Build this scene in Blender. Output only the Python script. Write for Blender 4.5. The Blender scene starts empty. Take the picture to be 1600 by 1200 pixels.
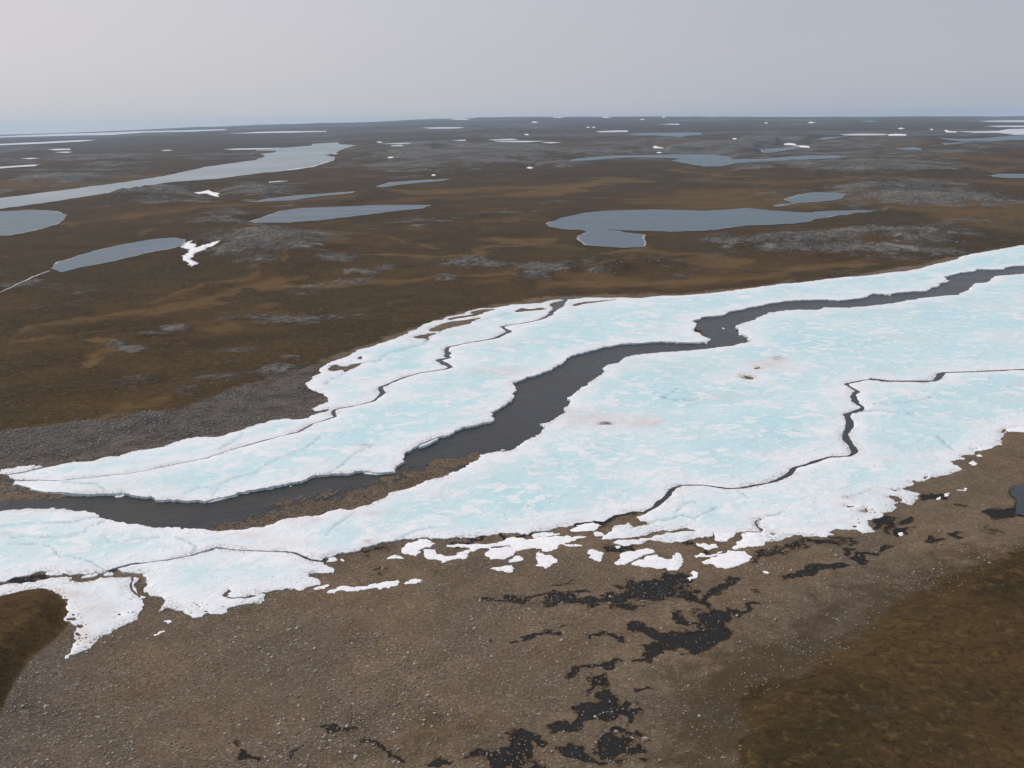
import bpy, math, time
import numpy as np
from mathutils import Matrix, Vector
from mathutils.geometry import delaunay_2d_cdt
from mathutils.kdtree import KDTree
T0 = time.time()
rng = np.random.default_rng(7)
scene = bpy.context.scene

# ------------------------------------------------------------------ camera
CAM_H = 100.0
F = 1550.0                       # focal length in pixels of a 1600 px wide picture
PITCH = math.atan((600 - 189) / F)
ROLL = math.atan(22 / 1600)
cam_d = bpy.data.cameras.new('camera'); cam = bpy.data.objects.new('camera', cam_d)
scene.collection.objects.link(cam)
cam_d.sensor_width = 36; cam_d.lens = 36 * F / 1600
cam_d.clip_start = 1; cam_d.clip_end = 200000
fwd = np.array([0, math.cos(PITCH), -math.sin(PITCH)])
rt0 = np.array([1.0, 0, 0]); up0 = np.cross(rt0, fwd)
# right end of the horizon is higher in the picture: the camera leans to its right
RT = rt0 * math.cos(ROLL) - up0 * math.sin(ROLL)
UP = up0 * math.cos(ROLL) + rt0 * math.sin(ROLL)
cam.matrix_world = Matrix(((RT[0], UP[0], -fwd[0], 0), (RT[1], UP[1], -fwd[1], 0), (RT[2], UP[2], -fwd[2], CAM_H), (0, 0, 0, 1)))
scene.camera = cam
scene.render.resolution_x = 1024; scene.render.resolution_y = 768

# ------------------------------------------------------------------ sky, sun, exposure
SUN_EL, SUN_AZ = math.radians(38), math.radians(-62)      # azimuth from +Y, negative = left
sd = Vector((math.sin(SUN_AZ) * math.cos(SUN_EL), math.cos(SUN_AZ) * math.cos(SUN_EL), math.sin(SUN_EL)))
sun_d = bpy.data.lights.new('sun', 'SUN'); sun_d.energy = 2.5; sun_d.angle = math.radians(0.6); sun_d.color = (1, .955, .90)
sun = bpy.data.objects.new('sun', sun_d); scene.collection.objects.link(sun)
sun.rotation_euler = sd.to_track_quat('Z', 'Y').to_euler()
scene.view_settings.view_transform = 'Standard'; scene.view_settings.look = 'None'
scene.view_settings.exposure = 0.0; scene.view_settings.gamma = 1

class NT:
    """small helper for node trees"""
    def __init__(s, tree): s.t = tree; s.n = tree.nodes; s.l = tree.links
    def new(s, typ, **kw):
        n = s.n.new(typ)
        for k, v in kw.items(): setattr(n, k, v)
        return n
    def put(s, sock, v):
        if isinstance(v, bpy.types.NodeSocket): s.l.new(v, sock)
        elif v is not None:
            if isinstance(v, tuple) and len(v) == 3 and sock.type == 'RGBA': v = v + (1,)
            sock.default_value = v
    def math(s, op, a, b=None, c=None, clamp=False):
        n = s.new('ShaderNodeMath', operation=op); n.use_clamp = clamp
        for i, v in enumerate((a, b, c)): s.put(n.inputs[i], v)
        return n.outputs[0]
    def mix(s, f, a, b, mode='MIX'):
        n = s.new('ShaderNodeMix', data_type='RGBA', blend_type=mode); n.clamp_factor = True
        s.put(n.inputs[0], f); s.put(n.inputs[6], a); s.put(n.inputs[7], b)
        return n.outputs[2]
    def ss(s, v, lo, hi, a=0.0, b=1.0):
        n = s.new('ShaderNodeMapRange', interpolation_type='SMOOTHSTEP')
        s.put(n.inputs[0], v); s.put(n.inputs[1], lo); s.put(n.inputs[2], hi); s.put(n.inputs[3], a); s.put(n.inputs[4], b)
        return n.outputs[0]
    def noise(s, vec, scale, detail=3, rough=.55, dist=0.0):
        n = s.new('ShaderNodeTexNoise'); s.put(n.inputs['Vector'], vec)
        n.inputs['Scale'].default_value = scale; n.inputs['Detail'].default_value = detail
        n.inputs['Roughness'].default_value = rough; n.inputs['Distortion'].default_value = dist
        return n.outputs[0]
    def voro(s, vec, scale, out='Distance', feature='F1'):
        n = s.new('ShaderNodeTexVoronoi', feature=feature); s.put(n.inputs['Vector'], vec); n.inputs['Scale'].default_value = scale
        return n.outputs[out]
    def attr(s, name): return s.new('ShaderNodeAttribute', attribute_name=name).outputs['Fac']
    def bump(s, h, strength, dist, normal=None):
        n = s.new('ShaderNodeBump'); s.put(n.inputs['Height'], h); n.inputs['Strength'].default_value = strength
        n.inputs['Distance'].default_value = dist
        if normal is not None: s.put(n.inputs['Normal'], normal)
        return n.outputs[0]

world = bpy.data.worlds.new('World'); scene.world = world; world.use_nodes = True
w = NT(world.node_tree); w.n.clear()
sky = w.new('ShaderNodeTexSky', sky_type='NISHITA'); sky.sun_disc = False
sky.sun_elevation = SUN_EL; sky.sun_rotation = SUN_AZ; sky.dust_density = 3; sky.altitude = 100
tc = w.new('ShaderNodeTexCoord').outputs['Generated']
sep = w.new('ShaderNodeSeparateXYZ'); w.l.new(tc, sep.inputs[0])
hgt = sep.outputs[2]
# high thin overcast: brighter towards the sun, bluer and slightly darker away from it
side = w.ss(sep.outputs[0], -.55, .5)
veil = w.mix(side, (.66, .63, .67), (.435, .465, .545))
low = w.ss(hgt, .0, .10)
horizon = w.mix(side, (.62, .63, .665), (.47, .505, .575))
veil = w.mix(low, horizon, veil)
mp = w.new('ShaderNodeMapping'); w.l.new(tc, mp.inputs[0]); mp.inputs['Scale'].default_value = (1, 1, 4)
cl = w.noise(mp.outputs[0], 1.6, 4, .5)
veil = w.mix(w.ss(cl, .35, .65, 0, .22), veil, (.64, .625, .66))
bgA = w.new('ShaderNodeBackground'); w.put(bgA.inputs[0], veil); bgA.inputs[1].default_value = 1.0
bgB = w.new('ShaderNodeBackground'); w.l.new(sky.outputs[0], bgB.inputs[0]); bgB.inputs[1].default_value = .10
ms = w.new('ShaderNodeMixShader'); ms.inputs[0].default_value = .86
w.l.new(bgB.outputs[0], ms.inputs[1]); w.l.new(bgA.outputs[0], ms.inputs[2])
wo = w.new('ShaderNodeOutputWorld'); w.l.new(ms.outputs[0], wo.inputs[0])

# ------------------------------------------------------------------ numeric helpers
def _hash(ix, iy, seed):
    h = (ix.astype(np.int64) * 374761393 + iy.astype(np.int64) * 668265263 + seed * 974634777) & 0xffffffff
    h = ((h ^ (h >> 13)) * 1274126177) & 0xffffffff
    return ((h ^ (h >> 16)) & 0xffff) / 65535.0
def vnoise(x, y, seed=0):
    ix = np.floor(x); iy = np.floor(y); fx = x - ix; fy = y - iy
    fx = fx * fx * fx * (fx * (fx * 6 - 15) + 10); fy = fy * fy * fy * (fy * (fy * 6 - 15) + 10)
    a = _hash(ix, iy, seed); b = _hash(ix + 1, iy, seed); c = _hash(ix, iy + 1, seed); d = _hash(ix + 1, iy + 1, seed)
    return (a + (b - a) * fx) * (1 - fy) + (c + (d - c) * fx) * fy
def fbm(x, y, wl, octs=4, seed=0, rough=.5):
    x = np.asarray(x, float) / wl; y = np.asarray(y, float) / wl
    s = 0; a = 1; t = 0
    for o in range(octs):
        cs, sn = math.cos(.6 + o), math.sin(.6 + o)
        s = s + a * vnoise((x * cs - y * sn) + 31.7 * o, (x * sn + y * cs) - 17.3 * o, seed + o); t += a
        a *= rough; x = x * 2; y = y * 2
    return s / t                                        # 0..1
def sstep(v, lo, hi):
    t = np.clip((v - lo) / (hi - lo), 0, 1); return t * t * (3 - 2 * t)

# visible skyline of the photograph; far land rises gently where it stands above the plain
HZX = np.array([-2500, -900, -200, 0, 100, 200, 300, 400, 500, 600, 650, 700, 800, 900, 1000, 1200, 1400, 1600, 1800, 2500, 4000])
HZY = np.array([236, 224, 213, 209, 206.5, 203, 198.5, 195, 192, 190.3, 188, 186, 183.8, 183, 182.3, 182.5, 182, 181.3, 181, 170, 150])
D0, D1 = 2200.0, 15000.0
def rise_of_az(t):                                      # t = x / y  (tan of azimuth)
    t = np.clip(t, -2.2, 2.2)
    x = 800 + t * F / math.cos(PITCH) * 1.0
    flat = 189 - (x - 800) * (22 / 1600)
    vis = np.interp(x, HZX, HZY)
    return CAM_H + D1 * (flat - vis) / F * 1.02
def base_z(x, y):
    x = np.asarray(x, float); y = np.asarray(y, float)
    d = np.sqrt(x * x + y * y)
    t = x / np.maximum(y, 1.0)
    k = np.clip((d - D0) / (D1 - D0), 0, 1.3) ** 1.35
    return rise_of_az(t) * k * (y > 1)
def px_dir(px, py):
    px = np.asarray(px, float); py = np.asarray(py, float)
    a = (px - 800) / F; b = -(py - 600) / F
    return fwd[None, :] + a[:, None] * RT[None, :] + b[:, None] * UP[None, :]
def ground(px, py, z0=0.0):
    """point of the smooth land surface seen at a pixel of the photograph"""
    px = np.atleast_1d(np.asarray(px, float)); py = np.atleast_1d(np.asarray(py, float))
    v = px_dir(px, py); hd = np.hypot(v[:, 0], v[:, 1]); v = v / hd[:, None]
    lo = np.full(len(px), 40.0); hi = np.full(len(px), D1 * 1.02)
    for _ in range(44):
        m = (lo + hi) / 2
        below = CAM_H + v[:, 2] * m < base_z(v[:, 0] * m, v[:, 1] * m) + z0
        hi = np.where(below, m, hi); lo = np.where(below, lo, m)
    return np.stack([v[:, 0] * hi, v[:, 1] * hi], 1)
def to_px(x, y, z):
    p = np.stack([x, y, np.asarray(z) - CAM_H], -1)
    w_ = np.maximum(p @ fwd, 1e-3)
    return 800 + F * (p @ RT) / w_, 600 - F * (p @ UP) / w_

def inside(px, py, poly):
    poly = np.asarray(poly, float); r = np.zeros(len(px), bool)
    x0, y0 = poly.min(0); x1, y1 = poly.max(0)
    idx = np.nonzero((px >= x0) & (px <= x1) & (py >= y0) & (py <= y1))[0]
    if not len(idx): return r
    X = px[idx]; Y = py[idx]; q = np.zeros(len(idx), bool)
    for (ax, ay), (bx, by) in zip(poly, np.roll(poly, -1, 0)):
        if ay == by: continue
        c = ((ay > Y) != (by > Y)) & (X < (bx - ax) * (Y - ay) / (by - ay) + ax)
        q ^= c
    r[idx] = q; return r
def line_dist(px, py, pts, closed=False, sy=1.0, reach=1e9):
    pts = np.asarray(pts, float); r = np.full(len(px), 1e6)
    x0, y0 = pts.min(0) - reach; x1, y1 = pts.max(0) + reach
    idx = np.nonzero((px >= x0) & (px <= x1) & (py >= y0) & (py <= y1))[0]
    if not len(idx): return r
    X = px[idx]; Y = py[idx] * sy; q = np.full(len(idx), 1e12)
    P = pts * np.array([1, sy]); Q = np.roll(P, -1, 0)
    if not closed: P = P[:-1]; Q = Q[:-1]
    for a, b in zip(P, Q):
        d = b - a; L = d @ d + 1e-9
        t = np.clip(((X - a[0]) * d[0] + (Y - a[1]) * d[1]) / L, 0, 1)
        q = np.minimum(q, (X - a[0] - t * d[0]) ** 2 + (Y - a[1] - t * d[1]) ** 2)
    r[idx] = np.sqrt(q); return r
def sdist(px, py, poly, sy=1.0, reach=60):
    """signed distance in photo pixels, positive inside, clipped to reach"""
    d = np.minimum(line_dist(px, py, poly, True, sy, reach), reach)
    return np.where(inside(px, py, poly), d, -d)
def Z(x0, y0, *pts): return [(x0 + a / 4, y0 + b / 4) for a, b in pts]

# ------------------------------------------------------------------ outlines traced on the land
GRAVEL = [(-700,735),(-300,698),(0,672),(50,665),(100,662),(160,655),(230,645),(300,635),(340,618),(400,603),(440,585),(480,573),(500,566),(560,543),(640,514),
          (700,492),(760,476),(860,464),(970,461),(1100,456),(1200,445),(1350,429),(1500,401),(1600,382),(1900,345),(2600,300),(2600,560),(1900,745),(1700,810),
          (1600,850),(1540,872),(1490,892),(1455,925),(1400,950),(1345,985),(1290,1015),(1240,1040),(1200,1070),(1165,1110),(1140,1160),(1130,1230),(1100,1500),(-900,1500),(-900,900)]
KNOLL = [(-250,960),(-100,940),(0,930),(37,921),(62,918),(85,924),(100,938),(108,952),(107,975),(90,995),(60,1018),(40,1040),(20,1075),(0,1115),(-40,1190),(-120,1240),(-400,1200)]
RIVER_N = [(1900,388),(1680,405),(1600,415),(1582,416),(1572,417.5),(1570,421),(1550,421),(1527,420),(1522,424.5),(1500,426),(1487,430),(1474,432.5),(1482,439.5),(1467,444),
 (1467,446),(1457,449),(1450,454.5),(1425,455.5),(1405,457),(1392,461),(1380,459),(1365,459),(1350,465),(1330,467.5),(1312,469),(1282,468),(1250,469),(1225,470.5),
 (1200,474),(1187,477.5),(1155,484),(1137,487.5),(1127,492.5),(1102,494.5),(1082,501),(1091,506),(1082,514),(1084,519),(1095,521),(1106,530),(1102,535),(1087,535.5),
 (1050,534.5),(1012,535),(975,538),(942,543),(930,546),(890,556),(886,561),(877,569),(860,577.5),(840,584),(815,591),(802,600),(805,610),(802,627),(787,635),
 (771,645),(775,657.5),(750,661),(725,667),(702,676),(687,682.5),(672,692),(652,700),(640,707),(636,712),(635,722),(621,730),(619,736),(592,739),(580,738),(564,737.5),
 (550,740),(530,740),(507,742.5),(475,750),(437,759),(400,765),(375,770),(345,779),(320,785),(292,782.5),(262,782.5),(250,782),(232,776),(217,776),(207,774),(190,771),
 (172,772.5),(150,772),(125,771),(107,770),(87,769),(65,768),(47,762),(22,755.5)]
RIVER_S = [(-500,815),(-200,806),(0,799.5),(25,797),(50,795.5),(87,795.5),(120,797.5),(137,799),(150,805),(160,810),(177,814),(190,817.5),(212,820),(225,822),(250,824.5),(272,826),
 (287,828),(307,827),(327,829.5),(342,832),(362,831),(382,829),(400,825),(425,819),(450,812.5),(480,809),(507,805),(530,799),(550,796),(575,790),(587,784),(605,777.5),
 (610,770.5),(637,764),(650,759),(675,749),(700,741),(725,734),(737,726),(749,720),(752,711),(775,706),(800,704),(815,697.5),(827,687.5),(847,672.5),(850,666),(845,662),
 (862,657.5),(880,645),(880,639),(890,632.5),(890,622.5),(900,616),(910,606),(930,592.5),(944,584),(942,574),(962,567.5),(975,559),(992,555),(1025,552.5),(1050,550),
 (1075,549),(1112,545),(1150,539),(1172,534),(1172,527.5),(1157,519),(1150,511),(1160,506),(1175,501),(1190,495),(1200,489),(1225,485),(1275,484),(1287,481),(1325,481),
 (1350,479.5),(1387,475),(1425,469),(1452,465),(1500,461),(1504,457.5),(1514,452.5),(1517,445),(1545,441),(1551,435),(1560,431),(1600,428),(1680,420),(1900,400)]
NORTH_SHORE = [(0,734),(15,733),(30,730),(50,727),(67,726),(75,730),(87,727),(105,722),(120,721),(132,721),(150,719.5),(162,715),(187,712),(200,707),(220,702),(237,701),
 (250,698),(262,694),(275,689),(287,686),(312,682),(337,682),(350,680),(357,676),(375,672),(380,670),(390,666),(400,664),(425,656),(437,654.5),(467,654.5),(485,652),
 (495,646),(510,640),(509,637),(492,640),(486,637),(495,632),(512,625),(515,621),(510,615),(495,610),(479,604),(480,596),(490,590),(489,586),(500,582),(497.5,577),
 (505,570),(517,564),(537,559),(555,550),(575,541),(595,535),(612,529),(632,521),(650,512),(662,505.5),(682,500),(692,499),(707,492.5),(725,489),(732,485),(750,480.5),
 (770,480),(787,477),(800,475),(825,474),(850,472),(865,467.5),(882,466),(897,466),(917,464),(930,464),(950,464.5),(972,463.5),(1000,465),(1025,462.5),(1062,461),
 (1087,459.5),(1125,456),(1162,451),(1200,446.5),(1225,442.5),(1250,441),(1287,436),(1325,432),(1362,429.5),(1387,426),(1412,424),(1437,419.5),(1462,412),(1495,405),
 (1502,400),(1525,395),(1550,391),(1575,386),(1600,382.5),(1680,370),(1900,345)]
NORTH_ICE = NORTH_SHORE + RIVER_N + [(22,751),(10,744),(0,740)]
SOUTH_BOTTOM = [(1900,640),(1720,655),(1640,662),(1600,667),(1572,669),(1569,674),(1569,679),(1562,686),(1560,695),(1545,699),(1525,701),(1522,709),(1501,711),(1507,716),(1489,720),
 (1496,727),(1497,732),(1480,739),(1457,744),(1461,748),(1435,754),(1415,764),(1435,769),(1441,774),(1435,780),(1426,789),(1407,785),(1400,787),(1402,795),(1382,802),
 (1380,807),(1355,810),(1352,817),(1362,826),(1342,831),(1335,825),(1315,825),(1297,829),(1305,834),(1292,839),(1270,837),(1242,837),(1227,843),(1200,846),(1187,829),
 (1160,832),(1150,834),(1117,831),(1095,837),(1070,844),(1045,847),(1017,844),(1005,847),(980,850),(966,845),(975,842),(1007,841),(1025,836),(1050,831),(1085,830),
 (1072,824),(1050,826),(1032,830),(1000,837),(975,839),(945,840),(942,835),(955,825),(960,819),(985,816),(990,824),(1012,817),(997,810),(995,806),(1006,800),(997,797),(962,802),
 (945,812),(912,815),(895,819),(862,824),(832,829),(830,832),(800,831),(775,832),(745,839),(712,838),(692,840),(665,840),(640,842),(620,845),(610,846),(592,851),
 (575,856),(555,861),(540,862),(512,870),(507,874),(510,881),(525,886),(530,894),(512,896),(487,894),(485,900),(500,905),(500,911),(487,916),(472,921),(450,917),
 (432,919),(415,925),(422,937),(410,944),(400,945),(375,946),(362,954),(350,957),(332,956),(327,959),(312,962),(295,961),(282,955),(267,947),(252,950),(251,945),(255,935),
 (247,932),(232,924),(227,915),(232,907),(225,900),(212,893),(190,891),(175,889),(162,891),(140,895),(120,900),(105,897),(95,894),(75,892),(55,892),(30,899),(0,905),(-100,915),(-500,935)]
SOUTH_ICE = RIVER_S + SOUTH_BOTTOM
SNOW_LEFT = [(-400,940),(-100,917),(0,911),(50,906),(90,904),(100,905),(105,910),(120,911),(140,909),(160,904),(182,901),(200,900),(210,901),(213,908),(212,915),(216,927),(227,932),
 (230,945),(220,955),(217,962),(215,970),(195,972),(175,984),(160,990),(140,1007),(125,1015),(105,1025),(110,1010),(118,998),(112,990),(120,980),(113,968),(108,952),(100,937),(85,925),(62,919),
 (37,921),(0,929),(-100,940),(-400,980)]
# meltwater cracks: (x, y, width)
CRACK_EAST = [(1950,560,4),(1600,576,4),(1540,579,4),(1500,580,5),(1472,581,6),(1467,588,9),(1462,594,6),(1440,595,3),(1418,594,3),(1385,594,3),(1360,591,2.5),(1340,595,4),(1321,599,6),(1331,605,4),
 (1341,610,6),(1333,615,7),(1335,624,8),(1341,630,7),(1351,636,5),(1338,641,5),(1321,646,6),(1325,651,8),(1329,658,9),(1326,669,9),(1320,677,8),(1323,687,9),(1331,697,10),(1337,705,9),(1328,711,5),(1310,712,3.5),
 (1292,713,5),(1275,719,7),(1262,724,6),(1241,730,6),(1232,741,8),(1215,749,7),(1200,753,5),(1180,757,6),(1162,761,6),(1140,762,5),(1125,760,4),(1095,757,3.5),(1065,757,4),(1052,762,6),(1043,773,8),
 (1033,781,9),(1020,792,9),(1004,802,9)]
CRACK_WEST = [(511,878,6),(496,876,6),(480,872,4),(462,864,4),(447,861,3.5),(400,861,3),(362,859,3.5),(338,856,5),(322,861,6),(300,868,4),(262,875,4),(235,878,4),(207,881,5),(188,886,6),(168,892,8)]
CRACK_NORTH = [(890,459,5),(884,466,5),(880,473,5),(878,478,4),(872,481,6),(862,487,5),(860,491,7),(842,499,4),(812,505,3),(796,507,3),(784,510,6),(790,514,5),(797,517,9),(787,521,6),(775,527,7),(750,532,3.5),(725,536,3),(699,541,5),(696,547,7),(701,551,8),
 (697,556,8),(703,558,7),(684,562,8),(694,567,8),(705,573,7),(697,576,4),(662,581,3),(637,587,4),(612,597,4.5),(594,604,7),(594,608,9),(599,613,7),(585,625,4),(562,632,3),(530,637,3),(521,640,5),
 (520,645,6),(525,650,5),(505,656,3),(490,661,2.5),(476,668,4),(467,674,4),(437,681,2.5),(400,691,3),(362,702,2.5),(322,715,2.5),(262,727,2.5),(225,735,2.5),(200,740,2.5),(162,743,2.5),(125,748,2.5),(87,751,2.5),(25,751,3),(8,749,3)]
CRACK_SLAB = [(693,681,3),(676,687,4),(658,694,4),(645,702,4),(634,710,5)]
CRACK_SPUR = [(-20,744,6),(10,742,4),(40,737,4),(66,730,5),(82,726,6)]
CRACK_EDGE = [(1575,668,4),(1566,675,5),(1560,673,3)]
CRACK_COVE = [(209,900,4),(205,910,3.5),(205,918,3),(212,927,4),(219,933,4)]
A, B, C4, D4 = (400,440), (800,440), (800,640), (1200,640)
HOLES_N = [Z(400,440,(980,345),(1000,335),(1100,315),(1130,318),(1085,335),(1085,365),(1060,352),(1010,355)),
 Z(400,440,(1070,305),(1100,280),(1180,250),(1300,235),(1420,215),(1360,242),(1340,262),(1250,270),(1190,290),(1120,310)),
 Z(400,440,(1195,232),(1260,212),(1330,205),(1440,180),(1400,205),(1300,220),(1220,236)),
 Z(400,440,(1330,196),(1360,176),(1460,166),(1500,170),(1440,184),(1380,200)),
 Z(400,440,(460,530),(500,510),(550,530),(600,510),(670,503),(640,520),(585,545),(545,562),(530,545),(475,557)),
 Z(400,440,(640,468),(660,460),(680,478),(650,484)),
 Z(800,440,(0,188),(55,158),(110,170),(200,155),(215,170),(70,182)),
 Z(800,440,(250,130),(330,113),(355,118),(295,145),(305,160),(240,195),(215,190),(265,160),(240,145)),
 Z(800,440,(375,142),(420,125),(560,115),(700,104),(560,122),(425,140),(400,152))]
HOLES_S = [Z(800,640,(1560,680),(1580,668),(1540,700),(1535,720),(1560,745),(1550,755),(1520,722),(1525,700)),
 Z(1200,640,(975,412),(995,410),(1003,420),(985,430),(970,422)), Z(1200,640,(915,440),(940,440),(945,465),(925,470)),
 Z(1200,640,(770,532),(830,540),(835,570),(800,585),(785,560),(765,545)), Z(1200,640,(0,768),(45,768),(20,780),(0,780)),
 Z(1200,640,(590,600),(612,620),(622,640),(600,632)), Z(1200,640,(520,712),(555,712),(545,725),(525,722)), Z(1200,640,(790,498),(825,500),(820,508),(795,505)),
 Z(1200,640,(500,590),(560,596),(540,603),(505,598)),
 Z(800,640,(530,85),(580,82),(620,80),(650,90),(610,93),(560,91)),
 Z(800,440,(1450,575),(1480,590),(1525,596),(1510,606),(1465,602)), Z(800,440,(1520,535),(1550,532),(1560,540),(1530,545)),
 Z(0,900,(1390,100),(1420,70),(1430,85),(1415,110),(1440,128),(1500,128),(1600,118),(1600,130),(1500,137),(1440,140),(1400,120)),
 Z(0,900,(1260,205),(1300,205),(1320,216),(1290,215)), Z(0,900,(1225,175),(1245,175),(1235,190))]
HOLES_L = [Z(0,900,(735,215),(760,220),(745,230)), Z(0,900,(440,245),(480,240),(500,262),(470,275),(450,262)), Z(0,900,(470,290),(520,300),(500,320),(475,310)),
 Z(0,900,(470,340),(500,335),(510,350),(480,360)), Z(0,900,(460,225),(475,222),(480,235)), Z(0,900,(505,275),(525,280),(515,290)), Z(0,900,(480,375),(500,372),(490,390))]
# grooves and refrozen drainage lines on top of the ice: polylines in photo pixels
GROOVES = [Z(0,640,(0,730),(120,712),(200,715),(440,710),(540,685),(640,675)), Z(0,640,(70,805),(150,795),(380,800),(530,770),(545,740),(660,700)),
 Z(0,640,(60,840),(200,840),(310,855),(350,880),(350,910),(450,920),(560,950),(630,990)), Z(0,640,(650,790),(690,840),(820,815),(1000,800)),
 Z(0,640,(1100,800),(1150,820),(1230,860),(1210,890)), Z(0,640,(1600,395),(1450,430),(1380,470),(1370,490),(1330,540)), Z(0,640,(1370,490),(1250,490),(1150,530)),
 Z(400,640,(0,385),(150,305),(300,250),(400,170)), Z(400,640,(440,410),(540,350),(600,290),(750,220)), Z(400,640,(880,820),(900,800),(1000,760),(1120,735)),
 Z(400,640,(440,790),(480,740),(620,650)), Z(800,640,(840,710),(900,690),(1000,680),(1060,655),(1140,678),(1230,640),(1300,600)),
 Z(800,640,(1020,640),(1080,585),(1160,570)), Z(800,640,(1400,500),(1450,530),(1480,555)), Z(1200,640,(470,548),(540,535),(640,500)), Z(1200,640,(1060,165),(1110,210),(1160,250)),
 Z(1200,640,(0,660),(60,655),(95,635)), Z(400,440,(430,640),(470,610),(560,570)), Z(400,440,(670,500),(770,495),(790,460),(870,430),(1040,395),(1080,365)),
 Z(400,440,(1050,370),(1180,290),(1300,262),(1530,208),(1600,195)), Z(0,640,(1520,140),(1490,180),(1370,250)), Z(0,640,(400,455),(600,470),(660,510)),
 Z(400,440,(0,730),(150,690),(250,640),(330,600)), Z(1200,640,(530,10),(700,0),(900,30)), Z(800,440,(1040,670),(1000,700),(940,725),(1050,745),(1180,735)),
 Z(1200,360,(640,925),(760,940),(1000,940)), Z(1200,360,(660,1080),(860,1075),(1020,1040)), Z(800,640,(1560,670),(1540,700),(1535,720),(1560,750))]
# stained ice: (x, y, rx, ry, amount)
STAINS = [(930,655,70,16,.8),(1005,660,40,12,.9),(895,650,35,12,.7),(1200,570,40,12,.8),(1130,620,50,10,.5),(1165,588,16,4,2.0),(1215,560,14,4,1.8),(1185,574,10,4,1.6),(100,928,50,10,.9),
 (150,955,35,22,.8),(190,950,25,12,.35),(130,990,20,18,.9),(570,696,16,2.5,1.6),(780,582,60,10,.7),(750,580,20,3,.9),(945,661,20,2.5,2.2),(1024,664,8,5,1.2),(575,802,60,7,.6),(470,815,50,6,.7),(390,838,40,8,.6),
 (440,850,90,8,.35),(1210,560,5,2,2),(1350,797,14,5,1.8),(1325,777,12,3,1.6),(575,846,10,3,1.5),(1330,775,50,8,.3),(650,530,40,10,.4),(400,925,60,14,.25),(940,600,120,12,.22),(1100,565,60,7,.2),(0,835,25,6,.7),(1480,900,1,1,0),
 (492,812,10,3,.8),(1010,655,60,20,.3),(1600,600,20,6,.6),(720,608,90,20,.25),(355,740,60,10,.15)]

MAT = {}
def material(name):
    m = bpy.data.materials.new(name); m.use_nodes = True; m.node_tree.nodes.clear(); MAT[name] = m
    t = NT(m.node_tree); p = t.new('ShaderNodeBsdfPrincipled'); o = t.new('ShaderNodeOutputMaterial')
    t.l.new(p.outputs[0], o.inputs[0]); pos = t.new('ShaderNodeNewGeometry').outputs['Position']
    return t, p, pos

# ------------------------------------------------------------------ materials
t, p, pos = material('tundra_ground')
g_ = t.attr('gravel'); r_ = t.attr('rock'); tn = t.attr('tan'); wt = t.attr('wet'); gy = t.attr('grey')
n300 = t.noise(pos, .0035, 4, .6, .4); n60 = t.noise(pos, .018, 5, .62, .6); n8 = t.noise(pos, .12, 5, .65); n1 = t.noise(pos, .9, 4, .65); nf = t.noise(pos, 3.2, 3, .7)
tun = t.mix(t.ss(n60, .35, .65), (.043, .0265, .0110), (.088, .051, .0195))
tun = t.mix(t.ss(n300, .42, .60, 0, .8), tun, (.043, .034, .0150))
tun = t.mix(t.ss(t.noise(pos, .03, 5, .7, 1.0), .56, .72, 0, .6), tun, (.085, .040, .017))
tanm = t.math('ADD', tn, t.math('MULTIPLY', t.math('SUBTRACT', n60, .5), 1.1))
tun = t.mix(t.ss(tanm, .16, .90, 0, .92), tun, (.165, .099, .038))
tun = t.mix(t.ss(n8, .45, .68, 0, .40), tun, (.078, .047, .020))
tun = t.mix(t.ss(n8, .30, .48, .5, 0), tun, (.026, .022, .013))
tun = t.mix(t.ss(n1, .52, .70, 0, .42), tun, (.100, .068, .030))
tun = t.mix(t.ss(n1, .32, .46, .5, 0), tun, (.026, .020, .012))
n3 = t.noise(pos, .38, 5, .72, .6); n3b = t.noise(pos, .55, 4, .75, .4)
tun = t.mix(t.ss(n3, .50, .66, 0, .75), tun, (.120, .080, .034))
tun = t.mix(t.ss(n3b, .34, .50, .7, 0), tun, (.020, .017, .009))
# lichen-grey bedrock and boulder fields
vr = t.voro(pos, .45); nr = t.noise(pos, .30, 6, .75); nr2 = t.noise(pos, .05, 6, .7, .5)
rock = t.mix(t.ss(nr, .38, .66), (.055, .048, .039), (.26, .24, .21))
rock = t.mix(t.ss(nr2, .50, .72, 0, .8), rock, (.33, .305, .27))
nfar = t.noise(pos, .0065, 7, .78, .5)
rock = t.mix(t.ss(nfar, .36, .60, .72, 0), rock, (.045, .040, .034))
rock = t.mix(t.ss(nf, .58, .75, 0, .7), rock, (.36, .345, .32))
rm = t.math('ADD', r_, t.math('MULTIPLY', t.math('SUBTRACT', t.noise(pos, .022, 8, .72, .4), .5), 1.9))
rm = t.math('ADD', rm, t.math('MULTIPLY', t.math('SUBTRACT', nfar, .5), 1.6))
rockm = t.ss(rm, .30, .62)
tun = t.mix(t.ss(t.noise(pos, .0022, 6, .72, .5), .46, .64, 0, .35), tun, (.098, .052, .022))
col = t.mix(rockm, tun, rock)
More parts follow.
